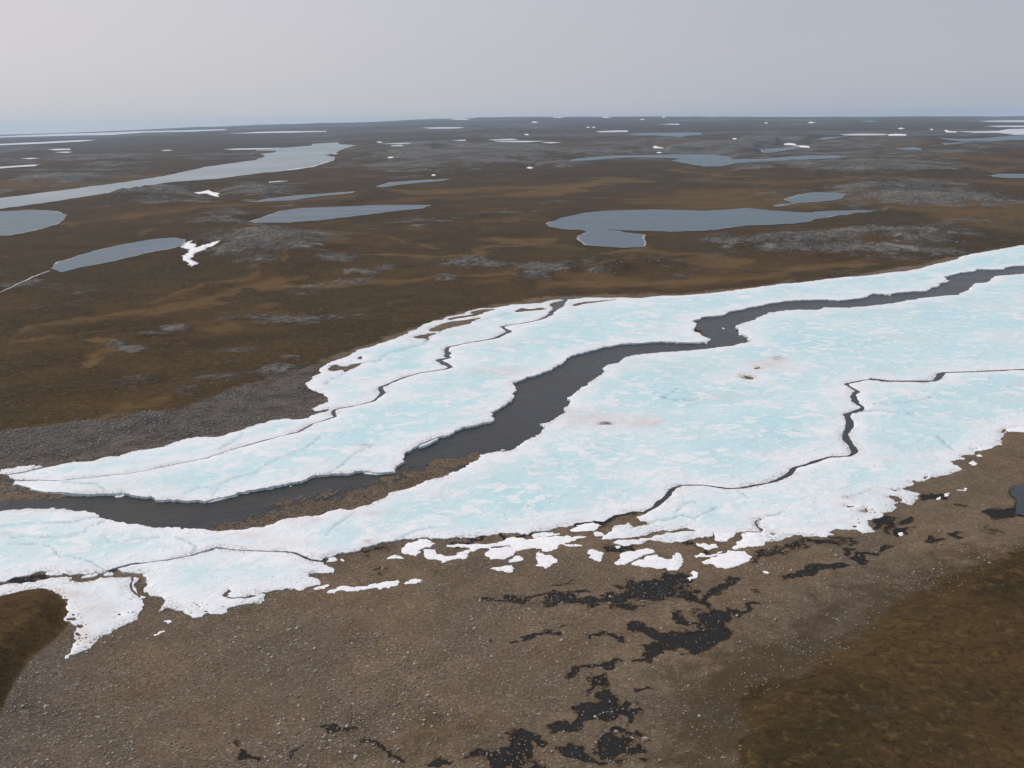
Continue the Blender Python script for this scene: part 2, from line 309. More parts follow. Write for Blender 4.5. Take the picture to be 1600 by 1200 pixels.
# river gravel
gv = t.voro(pos, 2.2, 'Color'); gvd = t.voro(pos, 2.2)
gs = t.new('ShaderNodeSeparateColor'); t.l.new(gv, gs.inputs[0])
gra = t.mix(t.ss(n8, .36, .64), (.138, .094, .056), (.188, .132, .082))
gra = t.mix(t.ss(n60, .42, .62, 0, .75), gra, (.115, .088, .062))
gra = t.mix(t.ss(t.noise(pos, .045, 4, .6), .56, .70, 0, .55), gra, (.120, .068, .034))
gra = t.mix(gy, gra, t.mix(t.ss(n8, .35, .65), (.046, .041, .035), (.115, .097, .083)))
gra = t.mix(t.ss(gs.outputs[0], .55, 1.0, 0, .55), gra, t.mix(.5, gra, (.30, .26, .22)))
gra = t.mix(t.ss(gs.outputs[1], .45, 1.0, 0, .4), gra, (.075, .060, .046))
gra = t.mix(t.ss(nf, .62, .76, 0, .35), gra, (.34, .31, .27))
cv = t.voro(pos, 1.3); cv2 = t.noise(pos, .5, 2, .5)
gra = t.mix(t.math('MULTIPLY', t.ss(cv, .10, .22, .9, 0), t.ss(cv2, .45, .6)), gra, (.46, .43, .38))
gra = t.mix(t.ss(nf, .30, .42, .35, 0), gra, (.060, .046, .034))
gm = t.ss(t.math('ADD', g_, t.math('MULTIPLY', t.math('SUBTRACT', t.noise(pos, .22, 7, .8), .5), 1.2)), .28, .72)
mo = t.math('ADD', t.attr('moss'), t.math('MULTIPLY', t.math('SUBTRACT', t.noise(pos, .16, 8, .78), .5), 2.4))
gra = t.mix(t.ss(mo, .25, .95, 0, .8), gra, (.058, .041, .022))
col = t.mix(gm, col, gra)
wm0 = t.math('ADD', wt, t.math('MULTIPLY', t.math('SUBTRACT', t.noise(pos, .45, 8, .85), .5), 1.5))
wm = t.ss(wm0, .34, .74, 0, .96)
damp = t.ss(wm0, .05, .55, 0, .6)
col = t.mix(damp, col, (.050, .033, .019))
col = t.mix(wm, col, (.0245, .0240, .0245))
p.inputs['Roughness'].default_value = 1.0
p.inputs['Specular IOR Level'].default_value = .03
t.put(p.inputs['Base Color'], col)
hb = t.math('ADD', t.math('MULTIPLY', nf, .07), t.math('ADD', t.math('MULTIPLY', n1, .16), t.math('MULTIPLY', n8, .7)))
hb = t.math('ADD', hb, t.math('MULTIPLY', rockm, t.math('MULTIPLY', nr, 2.4)))
hb = t.math('MULTIPLY', hb, t.math('SUBTRACT', 1.0, wm))
t.put(p.inputs['Normal'], t.bump(hb, .9, 1.0))

t, p, pos = material('river_ice')
ed = t.attr('edge'); st = t.attr('stain'); gr = t.attr('groove')
mpn = t.new('ShaderNodeMapping'); t.l.new(pos, mpn.inputs[0]); mpn.inputs['Rotation'].default_value = (0, 0, math.radians(25)); mpn.inputs['Scale'].default_value = (.78, 1, 1); fl = mpn.outputs[0]
a60 = t.noise(fl, .018, 4, .6, .3); a8 = t.noise(fl, .125, 4, .62, .6); a3 = t.noise(fl, .34, 4, .62, .5); af = t.noise(pos, 1.6, 4, .7)
vb = t.voro(fl, .10, feature='SMOOTH_F1')
edn = t.math('ADD', ed, t.math('MULTIPLY', t.math('SUBTRACT', t.noise(fl, .05, 5, .65), .5), .85))
bl = t.math('MULTIPLY', t.ss(edn, .0, .36), t.ss(a60, .36, .60, .55, 1.0))
ice = t.mix(bl, (.755, .79, .805), (.53, .72, .755))
ice = t.mix(t.ss(t.math('MULTIPLY', bl, a8), .38, .60), ice, (.44, .68, .72))
blob = t.ss(t.math('ADD', a8, t.math('MULTIPLY', t.math('SUBTRACT', a3, .5), .55)), .50, .60)
broad = t.noise(fl, .030, 4, .6, .8)
ice = t.mix(t.math('MULTIPLY', t.ss(broad, .48, .60), t.ss(ed, .06, .3, 0, .6)), ice, (.50, .715, .755))
ice = t.mix(t.math('MULTIPLY', blob, t.ss(broad, .46, .60, .9, .42)), ice, (.79, .80, .81))
ice = t.mix(t.ss(a3, .56, .68, 0, .45), ice, (.85, .85, .855))
ice = t.mix(t.ss(t.math('ABSOLUTE', t.math('SUBTRACT', a8, .47)), .0, .016, .55, 0), ice, (.42, .64, .70))
ice = t.mix(t.ss(ed, .0, .10, .75, 0), ice, (.83, .825, .84))
grn = t.ss(t.noise(pos, .014, 4, .6), .52, .68, 0, .45)
ice = t.mix(grn, ice, (.62, .68, .665))
fine = t.noise(fl, .9, 5, .72)
ice = t.mix(t.ss(fine, .55, .70, 0, .35), ice, (.86, .86, .865))
ice = t.mix(t.ss(fine, .30, .44, .35, 0), ice, (.50, .63, .67))
ice = t.mix(t.math('MULTIPLY', gr, .9), ice, (.33, .47, .52))
stn = t.math('MULTIPLY', st, t.ss(t.math('ADD', a3, t.math('MULTIPLY', t.math('SUBTRACT', af, .5), .5)), .30, .62, .45, 1.15))
ice = t.mix(t.ss(stn, .0, 1.0, 0, .75), ice, (.64, .58, .565))
ice = t.mix(t.ss(stn, 1.0, 2.0, 0, .9), ice, (.17, .15, .13))
spk = t.math('MULTIPLY', t.ss(t.noise(pos, 2.4, 3, .8), .66, .74), t.ss(t.noise(pos, .09, 3, .6), .52, .66))
ice = t.mix(t.math('MULTIPLY', spk, .5), ice, (.25, .21, .18))
rimd = t.math('MULTIPLY', t.ss(ed, .0, .075, 1, 0), t.math('MULTIPLY', t.ss(t.noise(pos, 1.7, 4, .8), .50, .58), t.ss(t.noise(pos, .07, 4, .6), .44, .56)))
ice = t.mix(t.math('MULTIPLY', rimd, .85), ice, (.16, .13, .105))
t.put(p.inputs['Base Color'], ice)
p.inputs['Roughness'].default_value = .55; p.inputs['Specular IOR Level'].default_value = .25
hb = t.math('ADD', t.math('MULTIPLY', blob, .10), t.math('ADD', t.math('MULTIPLY', a3, .30), t.math('MULTIPLY', a8, .5)))
hb = t.math('ADD', hb, t.math('MULTIPLY', af, .05))
t.put(p.inputs['Normal'], t.bump(hb, .55, 1.0))

t, p, pos = material('broken_ice_wall')      # the fractured side of the ice, bluer and wetter than its top
b1 = t.noise(pos, 1.1, 4, .6)
t.put(p.inputs['Base Color'], t.mix(t.ss(b1, .35, .65), (.50, .66, .72), (.78, .84, .86))); p.inputs['Roughness'].default_value = .35
t.put(p.inputs['Normal'], t.bump(b1, .5, .3))

t, p, pos = material('old_snow')
ed = t.attr('edge'); s1 = t.noise(pos, .5, 4, .6); s2 = t.noise(pos, 2.6, 3, .75)
sn = t.mix(t.ss(s1, .35, .65), (.80, .80, .82), (.89, .885, .895))
spk = t.math('MULTIPLY', t.ss(s2, .60, .70), t.ss(t.noise(pos, .25, 3, .6), .46, .62))
sn = t.mix(t.math('MULTIPLY', spk, .7), sn, (.22, .18, .15))
t.put(p.inputs['Base Color'], sn); p.inputs['Roughness'].default_value = .7
t.put(p.inputs['Normal'], t.bump(t.math('ADD', s1, t.math('MULTIPLY', s2, .2)), .5, .4))

def water_mat(name, base, rough, ws, bs, tint=None, spec=.5):
    t, p, pos = material(name)
    mp_ = t.new('ShaderNodeMapping'); t.l.new(pos, mp_.inputs[0]); mp_.inputs['Rotation'].default_value = (0, 0, math.radians(30)); mp_.inputs['Scale'].default_value = (.4, 1, 1)
    q = t.noise(mp_.outputs[0], ws, 5, .65, .4); q2 = t.noise(mp_.outputs[0], ws * .08, 3, .6, .8)
    t.put(p.inputs['Base Color'], t.mix(t.ss(q2, .35, .65), base, tint or tuple(c * 1.5 for c in base)))
    p.inputs['IOR'].default_value = 1.33; p.inputs['Specular IOR Level'].default_value = spec
    t.put(p.inputs['Roughness'], t.ss(q2, .35, .65, rough, rough * 1.5))
    t.put(p.inputs['Normal'], t.bump(q, bs, .25))
    return t, p, pos
water_mat('river_water', (.010, .014, .0135), .22, 1.0, .9, (.034, .028, .021), .35)
water_mat('lake_water', (.060, .098, .128), .35, .25, .6, (.110, .145, .165))
water_mat('silver_water', (.22, .26, .275), .4, .05, .8, (.33, .36, .37))
water_mat('pool_water', (.008, .012, .018), .12, 2.0, .2)
t, p, pos = material('frozen_lake'); q = t.noise(pos, .01, 4, .6)
t.put(p.inputs['Base Color'], t.mix(t.ss(q, .4, .6), (.50, .53, .56), (.66, .67, .68))); p.inputs['Roughness'].default_value = .6
t, p, pos = material('shore_ice'); q = t.noise(pos, .08, 4, .6)
t.put(p.inputs['Base Color'], t.mix(t.ss(q, .4, .6), (.17, .17, .16), (.42, .43, .43))); p.inputs['Roughness'].default_value = .8
def stone_mat(name, lo, hi):
    t, p, pos = material(name)
    info = t.new('ShaderNodeObjectInfo').outputs['Random']; cell = t.noise(pos, .8, 1, .5); k = t.noise(pos, 6, 4, .7)
    c = t.mix(t.ss(cell, .35, .65), lo, hi); c = t.mix(t.ss(k, .4, .65, 0, .5), c, tuple(v * .6 for v in hi)); c = t.mix(t.math('MULTIPLY', info, .35), c, lo)
    t.put(p.inputs['Base Color'], c); p.inputs['Roughness'].default_value = .85; t.put(p.inputs['Normal'], t.bump(k, .6, .1))
stone_mat('pale_stone', (.20, .18, .15), (.50, .47, .42))
stone_mat('gravel_stone', (.13, .098, .070), (.27, .215, .165))
stone_mat('lichen_rock', (.085, .082, .074), (.30, .285, .265))
print('materials', round(time.time() - T0, 1))

# ------------------------------------------------------------------ mesh + tagging helpers
def mesh_obj(name, verts, faces, mat, origin=None, attrs=None, smooth=False, mats=None, face_mat=None):
    verts = np.asarray(verts, np.float64); faces = np.asarray(faces, np.int32)
    if origin is None: origin = (0, 0, 0)
    me = bpy.data.meshes.new(name)
    k = faces.shape[1]
    me.vertices.add(len(verts)); me.vertices.foreach_set('co', (verts - np.array(origin)).astype(np.float32).ravel())
    me.loops.add(faces.size); me.loops.foreach_set('vertex_index', faces.ravel())
    me.polygons.add(len(faces)); me.polygons.foreach_set('loop_start', np.arange(0, faces.size, k, dtype=np.int32))
    me.polygons.foreach_set('use_smooth', np.full(len(faces), smooth))
    for m in (mats or [mat]): me.materials.append(MAT[m])
    if face_mat is not None: me.polygons.foreach_set('material_index', np.asarray(face_mat, np.int32))
    for n_, v in (attrs or {}).items():
        a = me.attributes.new(n_, 'FLOAT', 'POINT'); a.data.foreach_set('value', np.asarray(v, np.float32))
    me.update(calc_edges=True); me.validate()
    o = bpy.data.objects.new(name, me); o.location = origin; scene.collection.objects.link(o)
    return o
def tag(o, label=None, cat=None, group=None, kind=None):
    for k, v in (('label', label), ('category', cat), ('group', group), ('kind', kind)):
        if v: o[k] = v
    return o

def wobble(P, amp, seed=0):
    """shift world points by a smooth ragged vector field"""
    x, y = P[:, 0], P[:, 1]; out = P.copy()
    for wl, a in ((14, .95), (5.5, .75), (2.4, .72), (1.1, .50), (.55, .26)):
        out[:, 0] += (fbm(x, y, wl, 1, 50 + seed) - .5) * 2 * a * amp
        out[:, 1] += (fbm(x, y, wl, 1, 90 + seed) - .5) * 2 * a * amp
    return out
def refine(poly, step, closed=True):
    out = []
    n = len(poly)
    for i in range(n if closed else n - 1):
        a = np.array(poly[i], float); b = np.array(poly[(i + 1) % n], float)
        k = max(1, int(math.hypot(b[0] - a[0], b[1] - a[1]) / step))
        for j in range(k): out.append(a + (b - a) * j / k)
    if not closed: out.append(np.array(poly[-1], float))
    return np.array(out)
def chaikin(q):
    q = np.asarray(q, float); n_ = np.roll(q, -1, 0)
    return np.stack([q * .75 + n_ * .25, q * .25 + n_ * .75], 1).reshape(-1, 2)
def ragged(poly, step=2.0, amp=.8, seed=0, z0=0.4, smooth=0):
    for _ in range(smooth): poly = chaikin(poly)
    q = refine(poly, step); P = ground(q[:, 0], q[:, 1], z0)
    d = np.hypot(P[:, 0], P[:, 1])
    W = wobble(P, amp, seed)
    px, py = to_px(W[:, 0], W[:, 1], base_z(W[:, 0], W[:, 1]) + z0)
    return np.stack([px, py], 1)
def ribbon(pts, step=2.0):
    """closed outline of a crack from (x, y, width); widths in photo pixels, squashed with the viewing angle"""
    p_ = refine(pts, step, False)
    # smooth the centre line
    for _ in range(2): p_[1:-1] = (p_[:-2] + 2 * p_[1:-1] + p_[2:]) / 4
    P = ground(p_[:, 0], p_[:, 1], .4); d = np.hypot(P[:, 0], P[:, 1])
    wd = p_[:, 2] * .5 * d / F * (.95 + .7 * (fbm(P[:, 0], P[:, 1], 4, 2, 5) - .5))
    wd = wd * 1.9 / (1 + .0 * d)
    wd *= .66
    tg = np.gradient(P, axis=0); tg /= np.maximum(np.hypot(tg[:, 0], tg[:, 1]), 1e-6)[:, None]
    # a crack running across the view looks thinner than one running away: keep its real width bounded
    nr_ = np.stack([-tg[:, 1], tg[:, 0]], 1)
    L = P + nr_ * wd[:, None]; R = P - nr_ * wd[:, None]
    W = np.concatenate([L, R[::-1]])
    W = W + (wobble(W, .25, 3) - W)
    px, py = to_px(W[:, 0], W[:, 1], base_z(W[:, 0], W[:, 1]) + .4)
    return np.stack([px, py], 1)

# ------------------------------------------------------------------ ground
cols = np.concatenate([np.linspace(-1750, -160, 70, endpoint=False), np.linspace(-160, 1760, 860, endpoint=False), np.linspace(1760, 3350, 70)])
tz = (cols - 800) / (F / math.cos(PITCH)) ; tz = np.where(np.abs(tz) < 5, tz, tz)
az = np.arctan((cols - 800) / (F * 1.03))
dep = np.concatenate([np.linspace(4000, 1290, 26, endpoint=False), np.linspace(1290, 215, 640, endpoint=False), np.linspace(215, 196, 26, endpoint=False)])
dist = CAM_H / np.tan(np.arctan((dep - 189) / F * .98) )
# convert picture rows to distances; rows beyond the plain get even log spacing
ang = PITCH + np.arctan((dep - 600) / F); dist = CAM_H / np.tan(np.clip(ang, .0055, 1.45))
dist = dist[dist < 7000]
dist = np.concatenate([dist, np.exp(np.linspace(math.log(dist[-1] * 1.02), math.log(D1), 70))])
AZ, DI = np.meshgrid(az, dist)
X = (np.sin(AZ) * DI).ravel(); Y = (np.cos(AZ) * DI).ravel()
bz = base_z(X, Y); PX, PY = to_px(X, Y, bz); Dh = np.hypot(X, Y)
print('ground verts', len(X))

Z1, Z2, Z3, Z4 = (0, 160), (400, 160), (800, 160), (1200, 160)
LAKES = [
 ('river_arm', 'silver_water', [(-500,392),(-200,340),(0,310),(50,304),(120,295),(200,285),(260,275),(325,261),(400,250.5),(415,245),(408,241),(430,239),(433,236),(402,236),(400,233.5),(450,231),(488,228),(487,225.5),(527,223),(530,226),(555,227.5),(535,234),
   (523,240),(508,243),(523,246),(520,250),(505,254),(490,260),(460,264),(430,268),(400,272),(340,280),(270,285),(220,292),(170,302),(90,314),(0,327),(-200,360),(-500,420)]),
 ('pond', 'lake_water', [(0,331),(50,328.5),(85,331),(105,336),(100,343),(85,351),(50,361),(15,368),(0,368.5),(-60,366),(-110,352),(-60,336)]),
 ('pond', 'lake_water', [(78,420),(90,410),(115,404),(145,394),(180,385),(240,374),(270,372.5),(290,375),(285,384),(260,390),(230,395),(180,409),(135,417),(95,426)]),
 ('pond', 'lake_water', Z(*Z2,(0,735),(70,715),(150,682),(300,662),(500,655),(750,645),(950,643),(1080,645),(1050,665),(900,680),(650,708),(400,738),(200,752),(0,752),(-40,745))),
 ('pond', 'lake_water', Z(*Z2,(0,618),(100,602),(250,585),(450,572),(620,558),(590,568),(400,590),(250,612),(100,620),(0,624),(-60,620))),
 ('pond', 'lake_water', Z(*Z2,(750,530),(850,503),(1000,490),(1200,480),(1150,492),(1000,505),(900,518),(800,533))),
 ('lake', 'lake_water', Z(*Z3,(220,760),(300,725),(450,692),(620,678),(900,672),(1200,680),(1350,672),(1450,662),(1600,677),(1700,683),(1800,690),(1880,690),(2000,682),(2150,678),(2300,680),(2160,690),(2020,710),(1900,730),(1870,745),(1750,760),(1600,768),
    (1450,770),(1330,785),(1200,805),(1000,812),(850,805),(700,802),(590,797),(700,817),(825,830),(810,850),(828,880),(820,905),(700,912),(600,905),(460,892),(440,875),(410,855),(420,835),(480,812),(440,800),(330,795),(235,780))),
 ('pond', 'lake_water', Z(*Z4,(100,608),(200,578),(280,566),(400,565),(490,575),(470,600),(420,615),(300,625),(200,628),(130,640),(60,655),(40,650),(80,640),(160,630))),
 ('lake', 'lake_water', Z(*Z3,(370,362),(480,345),(640,335),(900,330),(1200,326),(1300,332),(1370,348),(1380,358),(1500,357),(1600,355),(1700,345),(1850,335),(2000,333),(2100,342),(2000,352),(1800,360),(1600,372),(1400,382),(1290,402),(1200,402),(1100,384),(1000,366),(1060,354),(900,347),(750,346),(600,354),(480,364),(370,368))),
 ('pond', 'lake_water', Z(*Z4,(-40,300),(0,293),(100,285),(170,275),(200,278),(150,295),(50,312),(0,319),(-30,315))),
 ('pond', 'lake_water', Z(*Z4,(805,290),(900,281),(962,290),(950,301),(860,301))),
 ('pond', 'lake_water', Z(*Z4,(1380,460),(1450,450),(1600,451),(1800,448),(1900,460),(1800,478),(1600,476),(1480,473))),
 ('lake', 'lake_water', Z(*Z4,(1060,224),(1200,230),(1350,226),(1500,212),(1600,207),(1900,205),(1900,240),(1600,237),(1500,239),(1350,249),(1220,249),(1130,238))),
 ('lake', 'frozen_lake', Z(*Z4,(1160,183),(1300,183),(1440,180),(1500,169),(1600,167),(1900,165),(1900,203),(1600,205),(1540,206),(1450,194),(1300,193))),
 ('pond', 'lake_water', Z(*Z4,(1100,258),(1200,252),(1245,258),(1200,266),(1110,266))),
 ('pond', 'lake_water', Z(*Z4,(300,232),(360,219),(500,215),(430,226),(350,237))),
 ('pond', 'frozen_lake', Z(*Z4,(450,203),(560,198),(740,199),(740,207),(600,209),(480,209))),
 ('lake', 'frozen_lake', Z(*Z4,(1310,119),(1450,115),(1900,112),(1900,127),(1500,126),(1380,125))),
 ('pond', 'frozen_lake', Z(*Z4,(1350,152),(1450,148),(1700,147),(1700,158),(1450,157))),
 ('pond', 'lake_water', Z(*Z4,(570,121),(640,116),(700,121),(640,126))),
 ('pond', 'lake_water', Z(*Z3,(710,205),(800,195),(1000,192),(1180,190),(1190,205),(1085,211),(1060,219),(1000,216),(900,209),(780,209))),
 ('pond', 'frozen_lake', Z(*Z3,(520,183),(640,178),(720,177),(730,187),(550,190))),
 ('pond', 'frozen_lake', Z(*Z3,(920,140),(1000,135),(1055,136),(1040,143))),
 ('pond', 'frozen_lake', Z(*Z3,(180,252),(240,249),(310,253),(240,259))),
 ('pond', 'frozen_lake', Z(*Z2,(1030,161),(1150,157),(1310,157),(1250,166),(1100,167))),
 ('pond', 'frozen_lake', Z(*Z2,(775,260),(960,255),(1050,248),(1310,235),(1315,242),(1060,253),(900,264))),
 ('pond', 'frozen_lake', Z(*Z2,(840,272),(920,269),(915,276),(850,277))),
 ('pond', 'frozen_lake', Z(*Z2,(1445,236),(1600,229),(1640,236),(1500,241))),
 ('pond', 'frozen_lake', Z(*Z2,(1485,246),(1600,242),(1820,243),(1700,251),(1540,250))),
 ('pond', 'frozen_lake', Z(*Z1,(80+0,0),(0,0)) if False else Z(*Z2,(0,187),(200,182),(440,181),(440,186),(200,192),(0,195),(-200,197),(-40,190))),
 ('lake', 'frozen_lake', Z(*Z1,(-300,232),(0,214),(200,206),(400,198),(700,190),(850,183),(1150,177),(1400,169),(1420,175),(1200,185),(900,191),(700,206),(500,209),(0,222),(-300,240))),
 ('pond', 'frozen_lake', Z(*Z1,(-200,275),(0,262),(300,248),(500,238),(600,238),(500,248),(250,261),(0,271),(-200,284))),
 ('pond', 'frozen_lake', Z(*Z1,(-100,410),(0,405),(100,398),(250,389),(220,400),(100,408),(0,416))),
 ('pond', 'frozen_lake', Z(*Z1,(295,297),(360,292),(440,292),(445,299),(340,302))),
 ('pond', 'frozen_lake', Z(*Z1,(335,315),(400,310),(455,311),(420,318))),
 ('pond', 'frozen_lake', Z(*Z1,(120,353),(200,349),(250,352),(180,357))),
 ('pond', 'frozen_lake', Z(*Z1,(1000,301),(1060,298),(1080,303),(1030,306))),
 ('pond', 'frozen_lake', Z(*Z1,(1390,295),(1500,290),(1650,288),(1850,284),(1850,290),(1650,296),(1450,299))),
 ('pond', 'frozen_lake', Z(*Z2,(85,498),(150,493),(205,493),(150,500),(90,503))),
]
DRIFTS = [
 ('bright forked snow drift between the pond and the grey rocky hump', Z(*Z1,(1125,905),(1150,885),(1190,865),(1182,885),(1200,900),(1210,912),(1280,890),(1365,868),(1330,898),(1250,932),(1205,952),(1190,980),(1217,1000),(1200,1022),(1165,1016),(1150,985),(1140,960),(1180,940),(1175,922),(1130,914))),
 ('small bright snow drift on the rocky rise by the upper left river arm', Z(*Z1,(1210,566),(1260,560),(1300,549),(1325,563),(1372,571),(1350,580),(1367,593),(1330,586),(1290,570),(1250,572))),
 ('snow drift with two humps at the foot of the grey rocks, top centre', Z(*Z3,(878,280),(890,270),(910,278),(950,284),(945,288),(890,288))),
 ('left one of two long white drifts above the upper right pond', Z(*Z4,(100,258),(130,255),(168,258),(175,270),(105,266))),
 ('right one of two long white drifts above the upper right pond', Z(*Z4,(175,272),(210,270),(252,273),(262,284),(180,279))),
 ('white drift at the end of the long frozen pond, top right', Z(*Z4,(748,200),(800,197),(862,199),(867,207),(755,210))),
 ('snow drift in front of the frozen lake at the top right corner', Z(*Z4,(1100,176),(1115,172),(1135,180),(1180,181),(1175,188),(1115,187))),
 ('tiny drift left of the one before the frozen corner lake', Z(*Z4,(1012,168),(1028,164),(1034,170),(1020,173))),
 ('white ice shelf along the near shore of the upper left river arm', [(405,271),(430,262),(470,257),(505,250),(521,247),(521,250.5),(505,255),(490,260.5),(460,265),(430,268.5)]),
 ('white ice at the far tip of the upper left river arm', [(488,227.5),(500,225),(528,222.6),(528,226),(510,229),(492,230)]),
 ('small white drift on the dark point of the upper left river arm', Z(*Z2,(455,315),(475,310),(512,321),(480,325))),
 ('small drift beneath the humped drift at the top centre', Z(*Z3,(905,314),(920,310),(940,315),(920,319))),
 ('small drift left of the lake at the end of a grey rock band', Z(*Z3,(92,410),(110,403),(135,410),(115,415))),
 ('white drift alone on the brown plain, top centre', Z(*Z3,(78,200),(92,196),(108,201),(92,206))),
 ('left drift of a pair below the hazy skyline', Z(*Z3,(462,155),(475,152),(488,156),(474,160))),
 ('right drift of a pair below the hazy skyline', Z(*Z3,(496,156),(510,152),(524,156),(510,160))),
 ('low white bar of snow under the skyline left of centre', Z(*Z3,(115,124),(140,119),(168,123),(140,128))),
 ('white drift at the right end of the narrow distant pond', Z(*Z3,(1145,200),(1165,195),(1186,200),(1165,205))),
 ('bright drift on the dark ridge right of the narrow pond', Z(*Z3,(1372,228),(1390,223),(1408,229),(1390,233))),
 ('short drift above the corner lakes at the top right', Z(*Z4,(810,163),(830,158),(856,163),(830,168))),
 ('skyline drift left of the top right lakes', Z(*Z4,(246,126),(270,121),(300,126),(270,131))),
 ('row of snow scraps along the upper grey rock plateau', Z(*Z2,(1150,309),(1190,303),(1240,301),(1236,310),(1190,311))),
 ('snow scrap at the lower edge of the grey rock plateau', Z(*Z2,(1095,455),(1110,449),(1125,456),(1108,460))),
 ('snow scrap beneath the frozen pond beside the river arm tip', Z(*Z2,(815,346),(835,341),(858,345),(838,350))),
 ('small white scrap above the frozen pond, left of the plateau', Z(*Z2,(750,249),(770,245),(797,249),(775,253))),
 ('long white skyline snow bank left of centre', Z(*Z3,(250,95),(285,90),(325,94),(290,98))),
 ('skyline snow bank at the centre of the horizon', Z(*Z3,(555,93),(585,89),(625,93),(590,97))),
 ('short skyline snow bank right of the centre one', Z(*Z3,(935,92),(945,89),(962,92),(950,97))),
 ('skyline snow bank far left of the centre one', Z(*Z2,(1210,106),(1260,101),(1340,104),(1300,109))),
 ('two small drifts under the centre skyline bank', Z(*Z3,(795,107),(810,103),(836,106),(815,110))),
 ('drift by the right end of the skyline', Z(*Z3,(1575,128),(1588,124),(1600,128),(1588,132))),
 ('snow scrap at the pond tip under the dark rocky slope', Z(*Z2,(1568,745-0),(1590,738),(1605,748),(1585,752)))]
POOL = Z(1200, 640, (1505,512),(1530,480),(1600,463),(1750,440),(1850,520),(1800,640),(1700,690),(1600,668),(1560,657),(1540,605),(1550,565),(1515,532))
# grey outcrops (x, y, rx, ry, strength, height in metres)
ROCKS = [(230,306,95,15,.8,5),(410,300,65,10,.8,5),(300,318,40,9,.5,2),(350,342,55,10,.65,3),(415,388,85,26,.75,7),(350,400,30,14,.6,3),(100,283,75,6,.9,8),(140,250,100,6,.7,8),(200,247,60,5,.6,8),(30,253,40,5,.7,6),
 (720,246,130,15,1.0,10),(660,228,80,6,.7,10),(790,233,80,6,.9,10),(640,262,80,6,.8,3),(560,210,70,5,.4,8),(700,205,90,5,.6,10),(840,238,60,7,.8,8),(930,238,70,6,.8,8),(880,258,50,5,.7,6),(960,228,60,5,.7,8),
 (1060,236,60,7,.9,8),(1130,232,80,9,.95,9),(1200,222,80,8,.7,8),(1040,222,80,5,.5,8),(1250,258,60,6,.8,6),(1180,262,50,5,.6,5),(1380,262,110,11,.85,6),(1310,226,50,5,.7,6),(1390,220,70,6,.6,8),(1520,230,60,5,.7,8),
 (1480,243,80,6,.5,8),(1400,300,110,14,.75,6),(1500,312,90,12,.7,6),(1430,318,120,10,.6,4),(1340,328,70,9,.5,4),(1240,382,110,12,.7,4),(1400,372,140,14,.62,4),(1330,394,130,8,.72,3),(1500,352,90,8,.3,2),(1560,340,60,6,.4,2),
 (1220,392,40,6,.8,4),(1140,378,50,9,.55,4),(1130,400,60,6,.6,3),(830,430,34,10,.8,3),(872,420,30,5,.6,2),(960,418,30,7,.7,3),(940,425,24,5,.8,2),(1000,412,30,5,.5,2),(725,416,45,7,.7,3),(700,436,30,5,.7,2),(745,412,20,5,.8,2),
 (560,428,30,5,.75,2),(605,420,25,5,.5,1.5),(550,440,34,6,.5,1.5),(430,366,25,5,.5,2),(520,408,40,5,.45,1),(460,410,40,8,.5,2),(330,447,34,5,.5,1.5),(300,446,24,4,.5,1.5),(205,545,26,7,.6,1.5),(180,538,18,5,.8,1.5),(275,513,30,4,.7,1.5),(240,522,26,4,.7,1),
 (380,548,40,6,.4,1),(230,596,30,8,.45,1),(300,608,40,6,.5,1),(360,570,30,8,.35,1),(440,575,30,6,.8,1.5),(455,560,20,4,.6,1),(160,575,40,6,.35,1),(30,572,30,6,.3,1),(340,590,40,6,.4,1),(20,300,40,4,.5,3),(420,262,40,4,.3,3),(1580,400,40,3,.3,1)]
TANS = [([(0,522),(60,514),(150,503),(260,484),(400,455),(520,440)],7,.8),([(0,540),(150,528),(300,508),(420,478)],6,.6),([(210,478),(300,458),(400,440),(470,400)],5,.6),([(470,420),(460,395),(500,372)],8,.7),([(490,370),(560,376),(640,392)],3,.7),
 ([(600,412),(680,396),(760,384),(830,372)],5,.9),([(440,460),(560,452),(680,440),(800,440)],6,.8),([(110,548),(150,552)],6,.9),([(600,360),(700,368),(820,350)],4,.4),([(640,300),(760,296),(900,290),(1000,284)],6,.8),([(800,305),(900,295),(970,280)],5,.9),
 ([(1060,280),(1200,286),(1350,283),(1600,288)],4,.7),([(1060,262),(1090,270),(1150,276)],4,.8),([(980,395),(1010,390),(1060,403),(1120,410)],7,.8),([(860,445),(960,438),(1080,436),(1250,418),(1350,408)],9,.75),([(800,380),(900,388),(960,400)],5,.5),([(760,345),(840,340),(900,350)],4,.6),
 ([(1400,333),(1500,336),(1600,338)],4,.8),([(1270,300),(1300,316),(1360,330)],4,.4),([(1510,258),(1560,268),(1600,260)],5,.7),([(200,632),(250,618),(300,622)],6,.6),([(0,665),(60,650),(200,640)],8,.4),([(90,352),(220,333),(400,318),(560,306)],4,.7),([(1140,420),(1240,440)],8,.5),
 ([(180,368),(230,358)],4,.6),([(400,318),(560,300),(620,290)],4,.5),([(540,315),(700,310),(800,304)],4,.5),([(260,470),(420,490),(560,470)],8,.25),([(820,470),(700,462),(640,480)],10,.3),([(0,590),(100,600),(240,650)],14,.25)]
